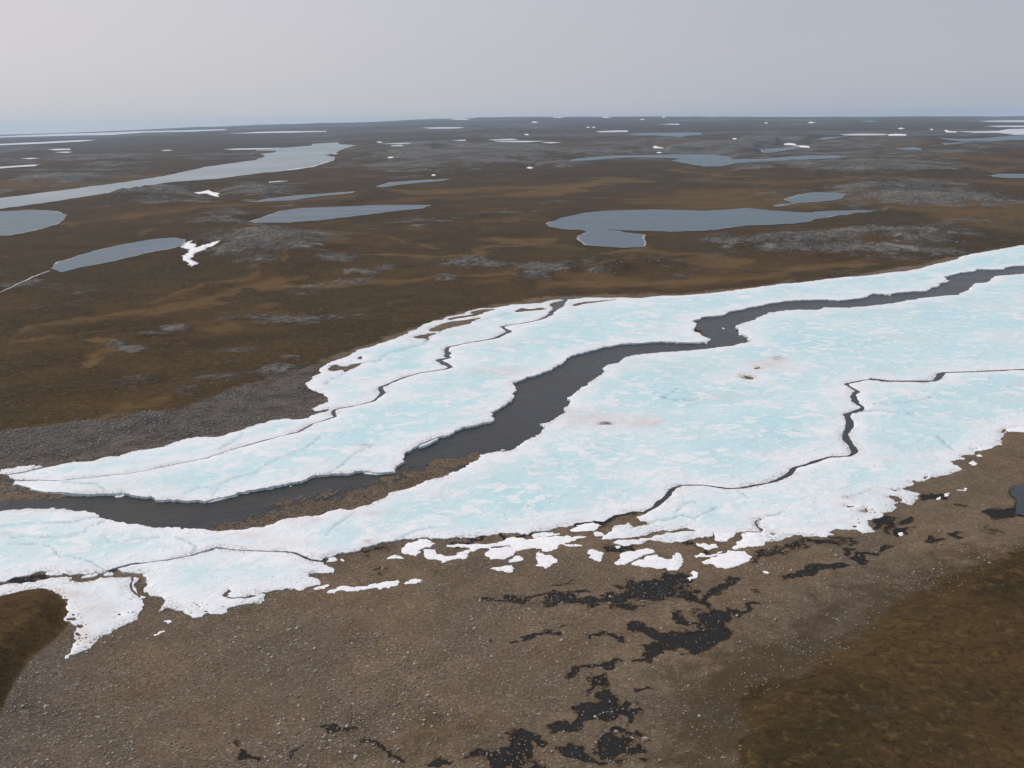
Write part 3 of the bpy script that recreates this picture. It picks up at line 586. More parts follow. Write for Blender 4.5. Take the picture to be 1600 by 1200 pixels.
WETS = [([(760,932),(800,935),(830,930)],4,1),([(850,938),(890,942),(930,938),(990,928),(1040,912),(1060,905)],9,1.1),([(865,925),(900,918)],5,.7),([(850,905),(880,903)],5,.5),([(845,924),(858,925)],4,.9),([(910,950),(925,955)],5,.8),
 ([(1060,920),(1085,920),(1100,935)],8,.7),([(1110,925),(1130,915),(1160,905)],7,.9),([(1100,952),(1105,980),(1080,985)],12,1.1),([(1110,950),(1140,945)],6,.6),([(985,982),(1010,988),(1040,998),(1090,995),(1110,985)],9,1.15),([(1020,1018),(1050,1010),(1080,1003)],9,1.15),
 ([(1060,955),(1080,975),(1120,970)],6,.8),([(1145,952),(1165,950),(1190,945)],5,1.15),([(820,1003),(850,1000),(865,1003)],4,1.1),([(845,990),(855,992)],5,.8),([(925,1003),(955,1006)],4,1.05),([(862,980),(875,978)],3,.7),([(922,1050),(950,1050),(965,1044)],7,1.15),([(1000,1015),(1005,1035)],5,.9),
 ([(935,1070),(955,1075)],7,.7),([(870,1112),(900,1106),(940,1100),(960,1105)],12,1.15),([(910,1095),(950,1090)],8,1.1),([(960,1110),(1000,1112)],5,1.0),([(865,1130),(870,1120)],8,1.0),([(985,1135),(1000,1132)],7,1.1),([(960,1150),(990,1155),(1000,1165)],12,1.1),([(1010,1090),(1025,1085)],5,.9),
 ([(800,1140),(790,1165),(770,1180)],12,1.1),([(680,1180),(700,1178)],9,1.0),([(820,1150),(850,1152)],6,.9),([(760,1172),(800,1185),(840,1195)],10,.9),([(900,1170),(960,1185)],12,.9),([(495,1140),(515,1142)],5,1.1),([(560,1168),(590,1162),(620,1172)],5,.9),([(425,1195),(430,1190)],5,1),
 ([(350,1182),(362,1185)],7,.8),([(940,858),(975,862)],6,1.0),([(955,820),(975,812),(1000,806)],7,.9),([(860,822),(900,818),(935,822)],4,1.0),([(700,843),(760,841),(830,838)],3.5,.9),([(1200,870),(1225,862)],8,.6),([(1080,845),(1110,850),(1130,855)],5,.6),([(1210,860),(1240,850),(1320,846)],6,.6),
 ([(1235,905),(1265,902),(1300,890),(1320,886)],6,1.15),([(1340,858),(1345,856)],5,1.0),([(1352,870),(1368,864)],5,1.0),([(1380,855),(1390,852)],3,.9),([(1408,828),(1424,826)],5,1.1),([(1395,818),(1375,808),(1365,815)],7,.8),([(1415,811),(1418,812)],4,1),([(1440,778),(1465,775)],5,1.0),
 ([(1490,788),(1505,789)],3,.9),([(1500,833),(1510,836)],4,1),([(1455,842),(1475,842)],3,.8),([(1555,800),(1575,803),(1590,795)],8,1.0),([(1540,820),(1560,830)],6,.4),([(300,1020),(310,1024)],5,.3),([(170,1050),(175,1055)],6,.3),([(600,1115),(560,1125)],8,.2),([(765,1000),(768,1005)],4,.6),
 ([(1180,920),(1200,918)],4,.5),([(740,860),(800,866)],4,.2),([(1300,835),(1350,845)],5,.5),([(600,888),(602,889)],3,.8),([(505,874),(560,866),(620,852)],3.5,.5),([(0,907),(30,903),(70,895)],4,1.1)]

# ragged drift of the natural borders, in metres on the land
def drift(wl, amp, seed): return (fbm(X, Y, wl, 5, seed, .62) - .5) * 2 * amp * F / np.maximum(Dh, 60)
PXt = PX + drift(90, 60, 301); PYt = PY + drift(90, 30, 302) * np.clip(100 / Dh, 0, 1) * 2
PXw = PX + drift(16, 6, 303) + drift(4, 2.6, 305); PYw = PY + (drift(16, 6, 304) + drift(4, 2.6, 306)) * np.clip(CAM_H / Dh, 0, 1) * 1.2
gravel0 = sdist(PX, PY, GRAVEL, 1.4, 200)
gravel = sdist(PX + drift(22, 9, 311), PY + drift(22, 9, 312) * np.clip(CAM_H / Dh, 0, 1), GRAVEL, 1.6, 40); kn = sdist(PX, PY, KNOLL, 1.2, 60)
gmask = np.clip(.5 + gravel / np.where((PY > 800) & (PX > 700), 58, 14), 0, 1) * np.clip(.5 - kn / 10, 0, 1)
far = sstep(Dh, 1500, 4000)
moss = np.where(PX > 500, np.clip(1 - gravel0 / 190, 0, 1) * .85 * sstep(PY, 780, 900), 0) + .55 * np.exp(-(((PX - 640) / 260) ** 2 + ((PY - 1150) / 60) ** 2)) + .4 * np.exp(-(((PX - 1150) / 150) ** 2 + ((PY - 1080) / 90) ** 2)) + .3 * np.exp(-(((PX - 240) / 90) ** 2 + ((PY - 1080) / 50) ** 2))
rock = np.zeros(len(X)); hill = np.zeros(len(X))
for cx, cy, rx, ry, s, h in ROCKS:
    e = ((PX - cx) / (rx * 1.25)) ** 2 + ((PY - cy) / (ry * 1.35)) ** 2
    k = np.exp(-e * 1.1); rock = np.maximum(rock, k * s); hill = np.maximum(hill, k * h)
rock = np.maximum(rock, .50 * sstep(fbm(X, Y, 900, 5, 11), .46, .66) * sstep(Dh, 1400, 2600))
rock = np.maximum(rock, .30 * sstep(fbm(X, Y, 160, 4, 12), .55, .75))
tan = np.zeros(len(X))
for pts, wd, s in TANS:
    d = line_dist(PXt, PYt, pts, False, 2.2, 80); tan = np.maximum(tan, s * np.exp(-(d / (wd * 2.0)) ** 2))
tan = np.maximum(tan, .62 * sstep(fbm(X, Y, 420, 5, 21), .52, .70)); tan *= 1 - .75 * (PY > 700)
tan *= (1 - .5 * sstep(Dh, 2500, 6000))
wet = np.zeros(len(X))
for pts, wd, s in WETS:
    if len(pts) == 1: pts = pts * 2
    d = line_dist(PXw, PYw, pts, False, 1.9, 60); wet = np.maximum(wet, s * np.exp(-(d / (wd * 1.7)) ** 1.8))
grey = np.zeros(len(X))
ns = line_dist(PX, PY, [(-200,700),(0,700),(150,690),(300,655),(420,625),(500,605)], False, 1, 150)
grey = np.exp(-(ns / 55) ** 2)
grey = np.maximum(grey, .55 * np.exp(-(line_dist(PX, PY, [(60,1060),(20,1120),(0,1180)], False, 1, 200) / 50) ** 2))
lakem = np.zeros(len(X))
for poly in [l[2] for l in LAKES] + [d_[1] for d_ in DRIFTS]: lakem = np.maximum(lakem, np.clip(1 + sdist(PX, PY, poly, 2.5, 30) / 14, 0, 1))
lakem = np.maximum(lakem, np.clip(.6 + sdist(PX, PY, POOL, 1.5, 30) / 14, 0, 1))
iced = np.zeros(len(X))
for poly in (NORTH_ICE, SOUTH_ICE, SNOW_LEFT): iced = np.maximum(iced, np.clip(.9 + sdist(PX, PY, poly, 1.6, 40) / 14, 0, 1))
RIVER = RIVER_N[:-4] + [(60,779),(0,783),(-500,796)] + RIVER_S
riv = sdist(PX, PY, RIVER, 1.5, 30)
open_ = (1 - np.maximum(lakem, np.maximum(iced, sstep(riv, -30, 0)))).clip(0, 1) ** 1.5
relief = (fbm(X, Y, 120, 5, 31) - .5) * 5.0 * (1 - gmask) * sstep(Dh, 150, 500) + (fbm(X, Y, 14, 4, 35) - .5) * .9
relief += (fbm(X, Y, 1500, 4, 41) - .45) * 18 * far + (fbm(X, Y, 400, 4, 42) - .5) * 14 * sstep(Dh, 2000, 5000)
crag = (np.abs(fbm(X, Y, 16, 4, 61) - .5) * 8 + np.abs(fbm(X, Y, 48, 4, 62) - .5) * 12) * np.clip(rock * 1.3, 0, 1) * (1 - far) * (.35 + .65 * sstep(Dh, 450, 900))
relief += hill * (1 + far) * (.5 + .65 * sstep(Dh, 400, 900)) + crag
relief = relief * open_
relief += 3.2 * sstep(kn, -4, 45) * (1 - .0) + .35 * (fbm(X, Y, 5, 3, 77) - .5) * sstep(kn, -4, 10)
tb = sdist(PX, PY, GRAVEL, 1.2, 60); relief += np.where(PY > 820, sstep(-tb, -2, 55) * 1.4, 0) * (1 - sstep(kn, -30, 0))
bar = np.exp(-(line_dist(PX, PY, [(345,832),(440,808),(520,790),(590,772),(640,756),(700,733)], False, 1.0, 80) / 30) ** 2)
bar2 = np.exp(-(line_dist(PX, PY, [(700,728),(745,712)], False, 1.0, 60) / 13) ** 2); bar = np.maximum(bar, bar2)
bar = np.maximum(bar, .8 * np.exp(-(line_dist(PX, PY, [(420,790),(470,780),(540,768)], False, 1.0, 60) / 10) ** 2))
bed = -.75 * sstep(riv, -6, 6) + bar * .76 * sstep(riv, -8, 2) + (fbm(X, Y, 5, 5, 71, .6) - .5) * .75 * sstep(riv, -6, 2)
Zg = bz + relief + bed - .55 * sstep(sdist(PX, PY, POOL, 1.3, 20), -3, 4)
# every lake has a real bed below its water
dr_lake = np.zeros(len(X))
for _, _, poly in LAKES: dr_lake = np.maximum(dr_lake, sstep(sdist(PX, PY, poly, 2.5, 12), -.5, 4))
Zg -= dr_lake * .0
nr_, nc = len(dist), len(cols)
I = np.arange(nr_ * nc).reshape(nr_, nc)
quads = np.stack([I[:-1, :-1].ravel(), I[:-1, 1:].ravel(), I[1:, 1:].ravel(), I[1:, :-1].ravel()], 1)
tag(mesh_obj('ground', np.stack([X, Y, Zg], 1), quads, 'tundra_ground', attrs=dict(moss=moss, gravel=gmask, rock=rock, tan=tan, wet=wet, grey=grey), smooth=True), kind='structure')
GI = Zg.reshape(nr_, nc)
def ground_z(x, y):
    """height of the built ground under world points"""
    d = np.hypot(x, y); a = np.arctan2(x, y)
    i = np.interp(d, dist, np.arange(nr_)); j = np.interp(a, az, np.arange(nc))
    i0 = np.clip(i.astype(int), 0, nr_ - 2); j0 = np.clip(j.astype(int), 0, nc - 2); u = i - i0; v = j - j0
    return (GI[i0, j0] * (1 - u) + GI[i0 + 1, j0] * u) * (1 - v) + (GI[i0, j0 + 1] * (1 - u) + GI[i0 + 1, j0 + 1] * u) * v
print('ground', round(time.time() - T0, 1))

# ------------------------------------------------------------------ sheets cut from outlines
def cut(outers, holes, step, interior=None, grid=3.0):
    """triangulate outlines with inner points; returns picture points, triangles (inside an outer, outside all holes)"""
    V = []; faces = []
    for q in outers + holes:
        q = np.asarray(q, float); x_, y_ = q[:, 0], q[:, 1]
        if (x_ * np.roll(y_, -1) - np.roll(x_, -1) * y_).sum() < 0: q = q[::-1]
        s = len(V); V += [tuple(v) for v in q]; faces.append(list(range(s, len(V))))
    nb = len(V)
    if grid:
        mn = np.min([q.min(0) for q in outers], 0); mx = np.max([q.max(0) for q in outers], 0)
        gx, gy = np.meshgrid(np.arange(mn[0], mx[0], grid), np.arange(mn[1], mx[1], grid * .72))
        gx = gx.ravel() + (rng.random(gx.size) - .5) * grid * .7; gy = gy.ravel() + (rng.random(gy.size) - .5) * grid * .5
        keep = np.zeros(len(gx), bool)
        for q in outers: keep |= inside(gx, gy, q)
        gx, gy = gx[keep], gy[keep]
        kd = KDTree(nb)
        for i, v in enumerate(V): kd.insert((v[0], v[1], 0), i)
        kd.balance()
        ok = [kd.find((a, b, 0))[2] > 1.0 for a, b in zip(gx, gy)]
        V += list(zip(gx[ok], gy[ok]))
    co, ed, fa, ov, oe, of = delaunay_2d_cdt([Vector(v) for v in V], [], faces, 0, 1e-4)
    no = len(outers)
    tri = [f for f, o in zip(fa, of) if o and any(k < no for k in o) and all(k < no for k in o) and len(f) == 3]
    return np.array([(c[0], c[1]) for c in co]), np.array(tri, np.int64)
def orient(P, T):
    a = P[T[:, 1]] - P[T[:, 0]]; b = P[T[:, 2]] - P[T[:, 0]]
    flip = a[:, 0] * b[:, 1] - a[:, 1] * b[:, 0] < 0
    T = T.copy(); T[flip] = T[flip][:, ::-1]; return T
def edges_of(T):
    E = np.concatenate([T[:, [0, 1]], T[:, [1, 2]], T[:, [2, 0]]]); key = np.sort(E, 1)
    k = key[:, 0] * 10000000 + key[:, 1]
    u, inv, cnt = np.unique(k, return_inverse=True, return_counts=True)
    return E, inv, cnt
def components(T, n):
    E, inv, cnt = edges_of(T); nt = len(T); par = np.arange(nt)
    order = np.argsort(inv, kind='stable'); tri_of = np.tile(np.arange(nt), 3)
    si = inv[order]; st_ = tri_of[order]
    same = np.nonzero(si[1:] == si[:-1])[0]
    pa = par.tolist()
    def find(i):
        while pa[i] != i: pa[i] = pa[pa[i]]; i = pa[i]
        return i
    for s in same:
        a = find(int(st_[s])); b = find(int(st_[s + 1]))
        if a != b: pa[a] = b
    return np.array([find(i) for i in range(nt)])

rv = ragged(RIVER, 3, .8, 0); RP = ground(rv[:, 0], rv[:, 1])
kdr = KDTree(len(RP))
for i, v in enumerate(RP): kdr.insert((v[0], v[1], 0), i)
kdr.balance()
def sheet(name, px2, T, thick=None, mats=('river_ice', 'broken_ice_wall'), z_plane=.4, skirt=.45, snow=False, edge_w=1.0, lift=0.0):
    """one slab of ice or snow with its own thickness, standing on the ground"""
    used = np.unique(T); mp_ = np.full(T.max() + 1, -1); mp_[used] = np.arange(len(used)); T = mp_[T]; q = px2[used]
    P = ground(q[:, 0], q[:, 1], z_plane); T = orient(P, T)
    E, inv, cnt = edges_of(T); B = E[cnt[inv] == 1]
    bv = np.unique(B); kd = KDTree(len(bv))
    for i, v in enumerate(bv): kd.insert((P[v, 0], P[v, 1], 0), i)
    kd.balance()
    de = np.array([kd.find((a, b, 0))[2] for a, b in P])
    if thick is None:
        drv = np.array([kdr.find((a, b, 0))[2] for a, b in P])
        near = np.exp(-(drv / 38) ** 1.3)
        th = .36 + .36 * near; e0 = .24 + .55 * near; wd = 4.0 - 2.8 * near
    else:
        th = np.full(len(P), thick); e0 = np.full(len(P), .5); wd = np.full(len(P), edge_w)
    prof = e0 + (1 - e0) * np.sqrt(np.clip(de / wd, 0, 1)).clip(0, 1)
    und = (fbm(P[:, 0], P[:, 1], 22, 4, 101) - .5) * .55 * min(1, (thick or 1) * 1.5) + (fbm(P[:, 0], P[:, 1], 4, 3, 105) - .5) * .16 * min(1, (thick or 1) * 1.5)
    und *= np.clip(de / 6, 0, 1)
    gz = ground_z(P[:, 0], P[:, 1]) if thick is not None else base_z(P[:, 0], P[:, 1])
    groove = np.zeros(len(P))
    if thick is None:
        for g in GROOVES:
            d = line_dist(q[:, 0], q[:, 1], g, False, 1.5, 12); groove = np.maximum(groove, np.exp(-(d / 1.7) ** 2))
        groove *= .45 + .8 * fbm(P[:, 0], P[:, 1], 9, 2, 111)
    top = gz + lift + th * prof + und - groove * .22
    stain = np.zeros(len(P))
    for cx, cy, rx, ry, s in STAINS:
        e = ((q[:, 0] - cx) / rx) ** 2 + ((q[:, 1] - cy) / ry) ** 2; stain = np.maximum(stain, s * np.exp(-e))
    n = len(P)
    low = np.stack([P[bv, 0], P[bv, 1], gz[bv] - skirt], 1); rim = np.stack([P[bv, 0], P[bv, 1], top[bv]], 1)
    mp2 = np.full(n, -1); mp2[bv] = np.arange(len(bv))
    a, b = mp2[B[:, 0]], mp2[B[:, 1]]; m = len(bv)
    side = np.concatenate([np.stack([n + a, n + m + a, n + m + b], 1), np.stack([n + a, n + m + b, n + b], 1)])
    V = np.concatenate([np.stack([P[:, 0], P[:, 1], top], 1), rim, low])
    zer = np.zeros(2 * m)
    org = (float(P[:, 0].mean()), float(P[:, 1].mean()), float(gz.mean()))
    o = mesh_obj(name, V, np.concatenate([T, side]), None, org, dict(edge=np.concatenate([np.clip(de / 45, 0, 1), zer]), stain=np.concatenate([stain, zer]), groove=np.concatenate([groove, zer])),
                 smooth=False, mats=list(mats), face_mat=np.concatenate([np.zeros(len(T)), np.ones(len(side))]))
    sm = np.concatenate([np.ones(len(T), bool), np.zeros(len(side), bool)]); o.data.polygons.foreach_set('use_smooth', sm)
    return o

ICE_LABELS = [   # (marker pixel, label)
 ((700, 640), 'broad pale blue ice sheet on the far side of the dark river'),
 ((580, 560), 'white shelf of ice along the far brown bank, behind a thin winding crack'),
 ((1150, 660), 'huge turquoise and white ice sheet filling the middle of the valley'),
 ((1450, 700), 'pale ice sheet beside the brown gravel, cut off by the winding black crack'),
 ((330, 920), 'white ice lobe at the front left, below the long curved crack'),
 ((150, 960), 'pinkish white snow field curling round the dark grassy knoll'),
 ((655, 703), 'narrow slab of ice splitting off the sheet above the river'),
 ((40, 730), 'thin white tongue of ice at the left end of the far bank')]
def split_ice(outer, holes, cracks, grid):
    outs = [ragged(outer, 1.6, .85, 0)]
    hs = [ragged(h, 1.3, .6, 0, .4, 1) for h in holes] + [ribbon(c) for c in cracks]
    q, T = cut(outs, hs, 2.0, grid=grid)
    comp = components(T, len(q)); res = []
    for c in np.unique(comp):
        S = T[comp == c]
        if len(S) > 10: res.append(S)
    return q, res
sheets = []
for outer, holes, cracks, grid in ((NORTH_ICE, HOLES_N, [CRACK_NORTH, CRACK_SLAB, CRACK_SPUR], 3.4), (SOUTH_ICE, HOLES_S, [CRACK_EAST, CRACK_WEST, CRACK_EDGE], 3.6), (SNOW_LEFT, HOLES_L, [CRACK_COVE], 3.2)):
    q, res = split_ice(outer, holes, cracks, grid)
    for S in res:
        c = q[S].mean(1); a = q[S]; area = .5 * np.abs((a[:,1,0]-a[:,0,0])*(a[:,2,1]-a[:,0,1]) - (a[:,2,0]-a[:,0,0])*(a[:,1,1]-a[:,0,1])).sum()
        sheets.append((area, q, S, c))
print('cut', [(int(s[0]), tuple(np.round(s[3].mean(0)).astype(int))) for s in sheets], round(time.time() - T0, 1))
sheets.sort(key=lambda s: -s[0])
taken = set(); crumbs = 0
for area, q, S, c in sheets:
    best = None
    for i, (mk, lab) in enumerate(ICE_LABELS):
        if i in taken: continue
        d = np.hypot(c[:, 0] - mk[0], c[:, 1] - mk[1]).min()
        if d < 6: best = i; break
    if best is None and area < 25: continue
    o = sheet('snow_field' if best == 5 else 'ice_sheet', q, S)
    if best is not None:
        taken.add(best); tag(o, ICE_LABELS[best][1], 'snow' if best == 5 else 'ice', None if best == 5 else 'ice sheets over the river')
    else:
        crumbs += 1
        cx, cy = c.mean(0)
        tag(o, 'small broken piece of ice at the edge of the big sheets', 'ice', 'small broken ice pieces')
        print('unlabelled sheet', int(area), round(cx), round(cy))

# ------------------------------------------------------------------ water
def flat_sheet(name, poly, mat, z, amp=.5, grid=12, step=3.0, scale_far=False, seed=0):
    q = refine(poly, step); P = ground(q[:, 0], q[:, 1]); d = np.hypot(P[:, 0], P[:, 1])
    k = np.clip(d / 300, .6, 6)[:, None] if scale_far else 1.0
    W = P + (wobble(P / k, amp, seed) - P / k) * k if scale_far else wobble(P, amp, seed)
    px, py = to_px(W[:, 0], W[:, 1], base_z(W[:, 0], W[:, 1])); q = np.stack([px, py], 1)
    q2, T = cut([q], [], step, grid=grid); used = np.unique(T); mp_ = np.full(T.max() + 1, -1); mp_[used] = np.arange(len(used)); T = mp_[T]
    P = ground(q2[used][:, 0], q2[used][:, 1]); T = orient(P, T)
    zz = base_z(P[:, 0], P[:, 1]) + z + (np.hypot(P[:, 0], P[:, 1]) * .00035 if scale_far else 0)
    return tag(mesh_obj(name, np.stack([P[:, 0], P[:, 1], zz], 1), T, mat, (float(P[:, 0].mean()), float(P[:, 1].mean()), float(zz.mean())), smooth=True), kind='structure')
shift = lambda L, dy: [(x, y + dy) for x, y in L]
far_n = [(x, y - 5) for x, y in RIVER_N[:-6]]
flat_sheet('river', far_n + [(130,772),(110,776),(60,779),(0,783),(-500,796)] + [(x, y + 5) for x, y in RIVER_S], 'river_water', -.14, .3, 20)
for name, mat, poly in LAKES:
    if mat != 'frozen_lake' and max(b for a, b in poly) > 225:
        q = refine(poly, 2.0); P = ground(q[:, 0], q[:, 1]); k = np.hypot(P[:, 0], P[:, 1])[:, None] / 700
        tg = np.roll(P, -1, 0) - np.roll(P, 1, 0); tg /= np.maximum(np.hypot(tg[:, 0], tg[:, 1]), 1e-6)[:, None]; nn = np.stack([tg[:, 1], -tg[:, 0]], 1)
        ar = (P[:, 0] * np.roll(P[:, 1], -1) - np.roll(P[:, 0], -1) * P[:, 1]).sum(); nn *= np.sign(ar)
        wdt = .1 + 1.4 * sstep(fbm(P[:, 0], P[:, 1], 60, 3, 401), .38, .62)[:, None]
        W = P + nn * wdt * k.clip(.5, 2.5); a, b = to_px(W[:, 0], W[:, 1], base_z(W[:, 0], W[:, 1]))
        flat_sheet('shore_ice', list(zip(a, b)), 'shore_ice', .06, .35, 8, 2.0, True)
    ext = max(a for a, b in poly) - min(a for a, b in poly)
    flat_sheet(name, poly, mat, .12, .35, 10 if ext > 250 else 5, 3.0 if ext > 120 else 1.5, True)
for nm, cr, wf in (('meltwater_stream', CRACK_EAST, 2.6), ('meltwater_stream', CRACK_WEST, 2.6), ('meltwater_stream', CRACK_NORTH, 3)):
    q = ribbon([(x, y, w_ * wf) for x, y, w_ in cr], 3.0); q2, T = cut([q], [], 3, grid=0)
    P = ground(q2[:, 0], q2[:, 1]); T = orient(P, T)
    tag(mesh_obj(nm, np.stack([P[:, 0], P[:, 1], base_z(P[:, 0], P[:, 1]) + .10], 1), T, 'river_water', (float(P[:, 0].mean()), float(P[:, 1].mean()), .1)), kind='structure')
flat_sheet('pool', POOL, 'pool_water', .0, .5, 8)

# ------------------------------------------------------------------ snow patches and floes, each its own thing
L1, L2, L3, L4 = (0, 640), (400, 640), (800, 640), (1200, 640)
def patch(name, label, cat, poly, thick=.28, amp=1.05, mats=('old_snow', 'old_snow'), lift=0.0, grid=2.2, step=1.3, skirt=.3, far=False, group=None):
    if far:
        q = refine(poly, step); P = ground(q[:, 0], q[:, 1]); k = np.clip(np.hypot(P[:, 0], P[:, 1]) / 350, 1, 8)[:, None]
        W = P + (wobble(P / k, .3) - P / k) * k + (wobble(P, 2.2) - P) * np.clip(2 - k * .5, 0, 1); a, b = to_px(W[:, 0], W[:, 1], base_z(W[:, 0], W[:, 1])); q = np.stack([a, b], 1)
    else: q = ragged(poly, step, amp, 0, .15, 1)
    q2, T = cut([q], [], step, grid=grid)
    if not len(T): return
    o = sheet(name, q2, T, thick, mats, z_plane=.15, skirt=skirt, edge_w=1.6, lift=lift)
    return tag(o, label, cat, group)
G = 'melting snow patches on the gravel flat'
SNOW = [
 ('round snow blob, leftmost of the patches lying below the long crack', Z(*L2,(860,912),(875,902),(905,900),(928,912),(920,928),(895,936),(868,928))),
 ('boot-shaped snow patch between the round blob and the long ragged patch', Z(*L2,(920,890),(960,830),(1040,812),(1100,812),(1145,830),(1120,850),(1060,865),(1030,905),(940,900))),
 ('longest ragged snow patch, hooked at its left end, below the big ice sheet', Z(*L2,(1050,885),(1090,865),(1150,875),(1165,905),(1240,905),(1330,875),(1350,860),(1300,852),(1210,855),(1200,840),(1260,845),(1350,835),(1450,835),(1560,815),(1600,787),(1660,800),(1800,795),(2050,795),(2080,805),(2000,828),(1910,845),(1870,885),(1800,875),(1700,870),(1600,888),(1580,862),(1500,850),(1400,880),(1320,900),(1340,920),(1200,942),(1100,925),(1060,910))),
 ('flat oval snow patch just above the right end of the longest patch', Z(*L3,(150,780),(180,762),(250,757),(320,775),(280,788),(180,790))),
 ('speckled oval snow patch in the dark wet strip left of the crack mouth', Z(*L3,(380,765),(440,715),(500,712),(555,725),(565,750),(520,768),(420,775))),
 ('tiny snow lump under the speckled oval patch', Z(*L3,(525,777),(545,768),(568,772),(570,785),(530,790))),
 ('rounded snow patch under the hollow of the longest patch', Z(*L2,(1410,905),(1450,870),(1560,862),(1595,878),(1590,902),(1500,925),(1430,920))),
 ('small snow patch tucked under the right end of the rounded one', Z(*L2,(1540,930),(1600,910),(1625,920),(1612,938),(1560,944))),
 ('flat snow patch lying alone below the rounded ones', Z(*L2,(1445,980),(1520,962),(1590,968),(1615,990),(1605,1008),(1530,1000),(1480,990))),
 ('bird-shaped snow patch below the right end of the longest patch', Z(*L3,(100,900),(130,885),(200,890),(300,930),(300,945),(262,950),(250,972),(180,965),(130,965),(190,945),(150,925))),
 ('thin snow sliver above the bird-shaped patch', Z(*L3,(370,850),(410,838),(460,850),(440,860),(390,857))),
 ('plump fan-shaped snow patch beside the small dark pool', Z(*L3,(470,920),(520,880),(570,878),(620,915),(600,930),(560,950),(500,940))),
 ('small snow knob at the tip of the double ice tongue', Z(*L3,(662,852),(685,843),(705,848),(700,862),(670,862))),
 ('slanting snow patch touching the big ragged one below the ice tongue', Z(*L3,(660,965),(720,930),(710,905),(780,885),(860,872),(905,885),(890,910),(830,913),(780,950),(750,968))),
 ('big ragged snow patch lying lowest in the middle of the gravel flat', Z(*L3,(765,985),(830,925),(950,922),(1010,935),(1000,905),(1040,895),(1085,920),(1080,960),(1095,975),(1000,990),(900,998),(850,990))),
 ('pair of joined snow lumps right of the ice tongue', Z(*L3,(1140,820),(1200,810),(1225,822),(1280,815),(1280,845),(1190,852),(1200,838))),
 ('smooth snow slab wedged under the ice edge', Z(*L3,(1265,790),(1280,762),(1330,768),(1400,788),(1390,800),(1310,810))),
 ('narrow wavy snow patch above the star-shaped one', Z(*L3,(1140,890),(1190,880),(1205,892),(1300,872),(1310,886),(1230,902),(1160,910))),
 ('star-shaped snow patch with a foot at its lower right', Z(*L3,(1190,945),(1250,915),(1340,885),(1380,870),(1430,885),(1480,875),(1485,920),(1400,960),(1400,985),(1330,985),(1310,965))),
 ('pointed snow apron hanging off the ice edge above the star-shaped patch', Z(*L3,(1340,858),(1470,805),(1440,780),(1530,768),(1600,775),(1640,795),(1600,822),(1550,857),(1450,862))),
 ('crooked snow scrap lying lowest, below the star-shaped patch', Z(*L3,(1125,1055),(1165,1035),(1130,1000),(1195,1010),(1195,1040),(1140,1064))),
 ('small snow oval alone on the gravel right of the crooked scrap', Z(*L3,(1552,1010),(1580,1002),(1602,1012),(1570,1021))),
 ('snow lump beside a black puddle near the right side', Z(*L4,(820,780),(840,765),(865,770),(855,780))),
 ('small pointed snow bit off the ice spur on the right', Z(*L4,(1030,560),(1055,548),(1075,568),(1045,572))),
 ('hooked snow bit between the pointed one and the flat sliver', Z(*L4,(1095,537),(1145,522),(1147,533),(1110,547))),
 ('winged snow patch alone on the gravel on the right', Z(*L4,(1180,498),(1250,485),(1267,500),(1220,508))),
 ('flat snow lens above the winged patch', Z(*L4,(1250,438),(1290,432),(1302,438),(1270,446))),
 ('upright snow lump below the broken ice bits on the right', Z(*L4,(1260,320),(1300,312),(1320,325),(1300,350),(1275,335))),
 ('thin bar of snow just above the upright lump', Z(*L4,(1297,285),(1335,281),(1338,293),(1305,294))),
 ('arched snow patch at the notched ice edge on the right', Z(*L4,(1300,250),(1390,230),(1388,247),(1320,270),(1295,272))),
 ('white strip of snow at the right frame edge, split from the ice', Z(*L4,(1485,118),(1600,107),(1750,104),(1750,136),(1600,141),(1500,141),(1480,134))),
 ('long narrow ribbon of snow alone on the gravel in the foreground', Z(*L2,(460,1145),(480,1120),(600,1105),(720,1100),(850,1080),(900,1083),(905,1105),(780,1130),(680,1120),(560,1143))),
 ('ragged snow dash at the right end of the long ribbon', Z(*L2,(925,1090),(1000,1065),(1060,1080),(1030,1105),(940,1100))),
 ('little snow comma left of the long ribbon', Z(*L2,(350,1130),(400,1105),(430,1090),(447,1108),(410,1132))),
 ('snow scrap just below the front ice lobe', Z(0,900,(1000,288),(1020,260),(1062,262),(1050,275))),
 ('lowest thin snow scrap below the front ice lobe', Z(0,900,(938,352),(960,325),(1002,313),(992,335),(960,352))),
 ('snow streak in the notch where the long crack ends', Z(*L2,(440,947),(480,925),(530,922),(520,938),(460,950))),
 ('tiny snow oval right of the streak in the notch', Z(*L2,(540,932),(560,922),(582,925),(578,936),(550,940)))]
for lab, poly in SNOW: patch('snow_patch', lab, 'snow patch', poly, .17, group=G)
GF = 'ice floes adrift in the dark river'
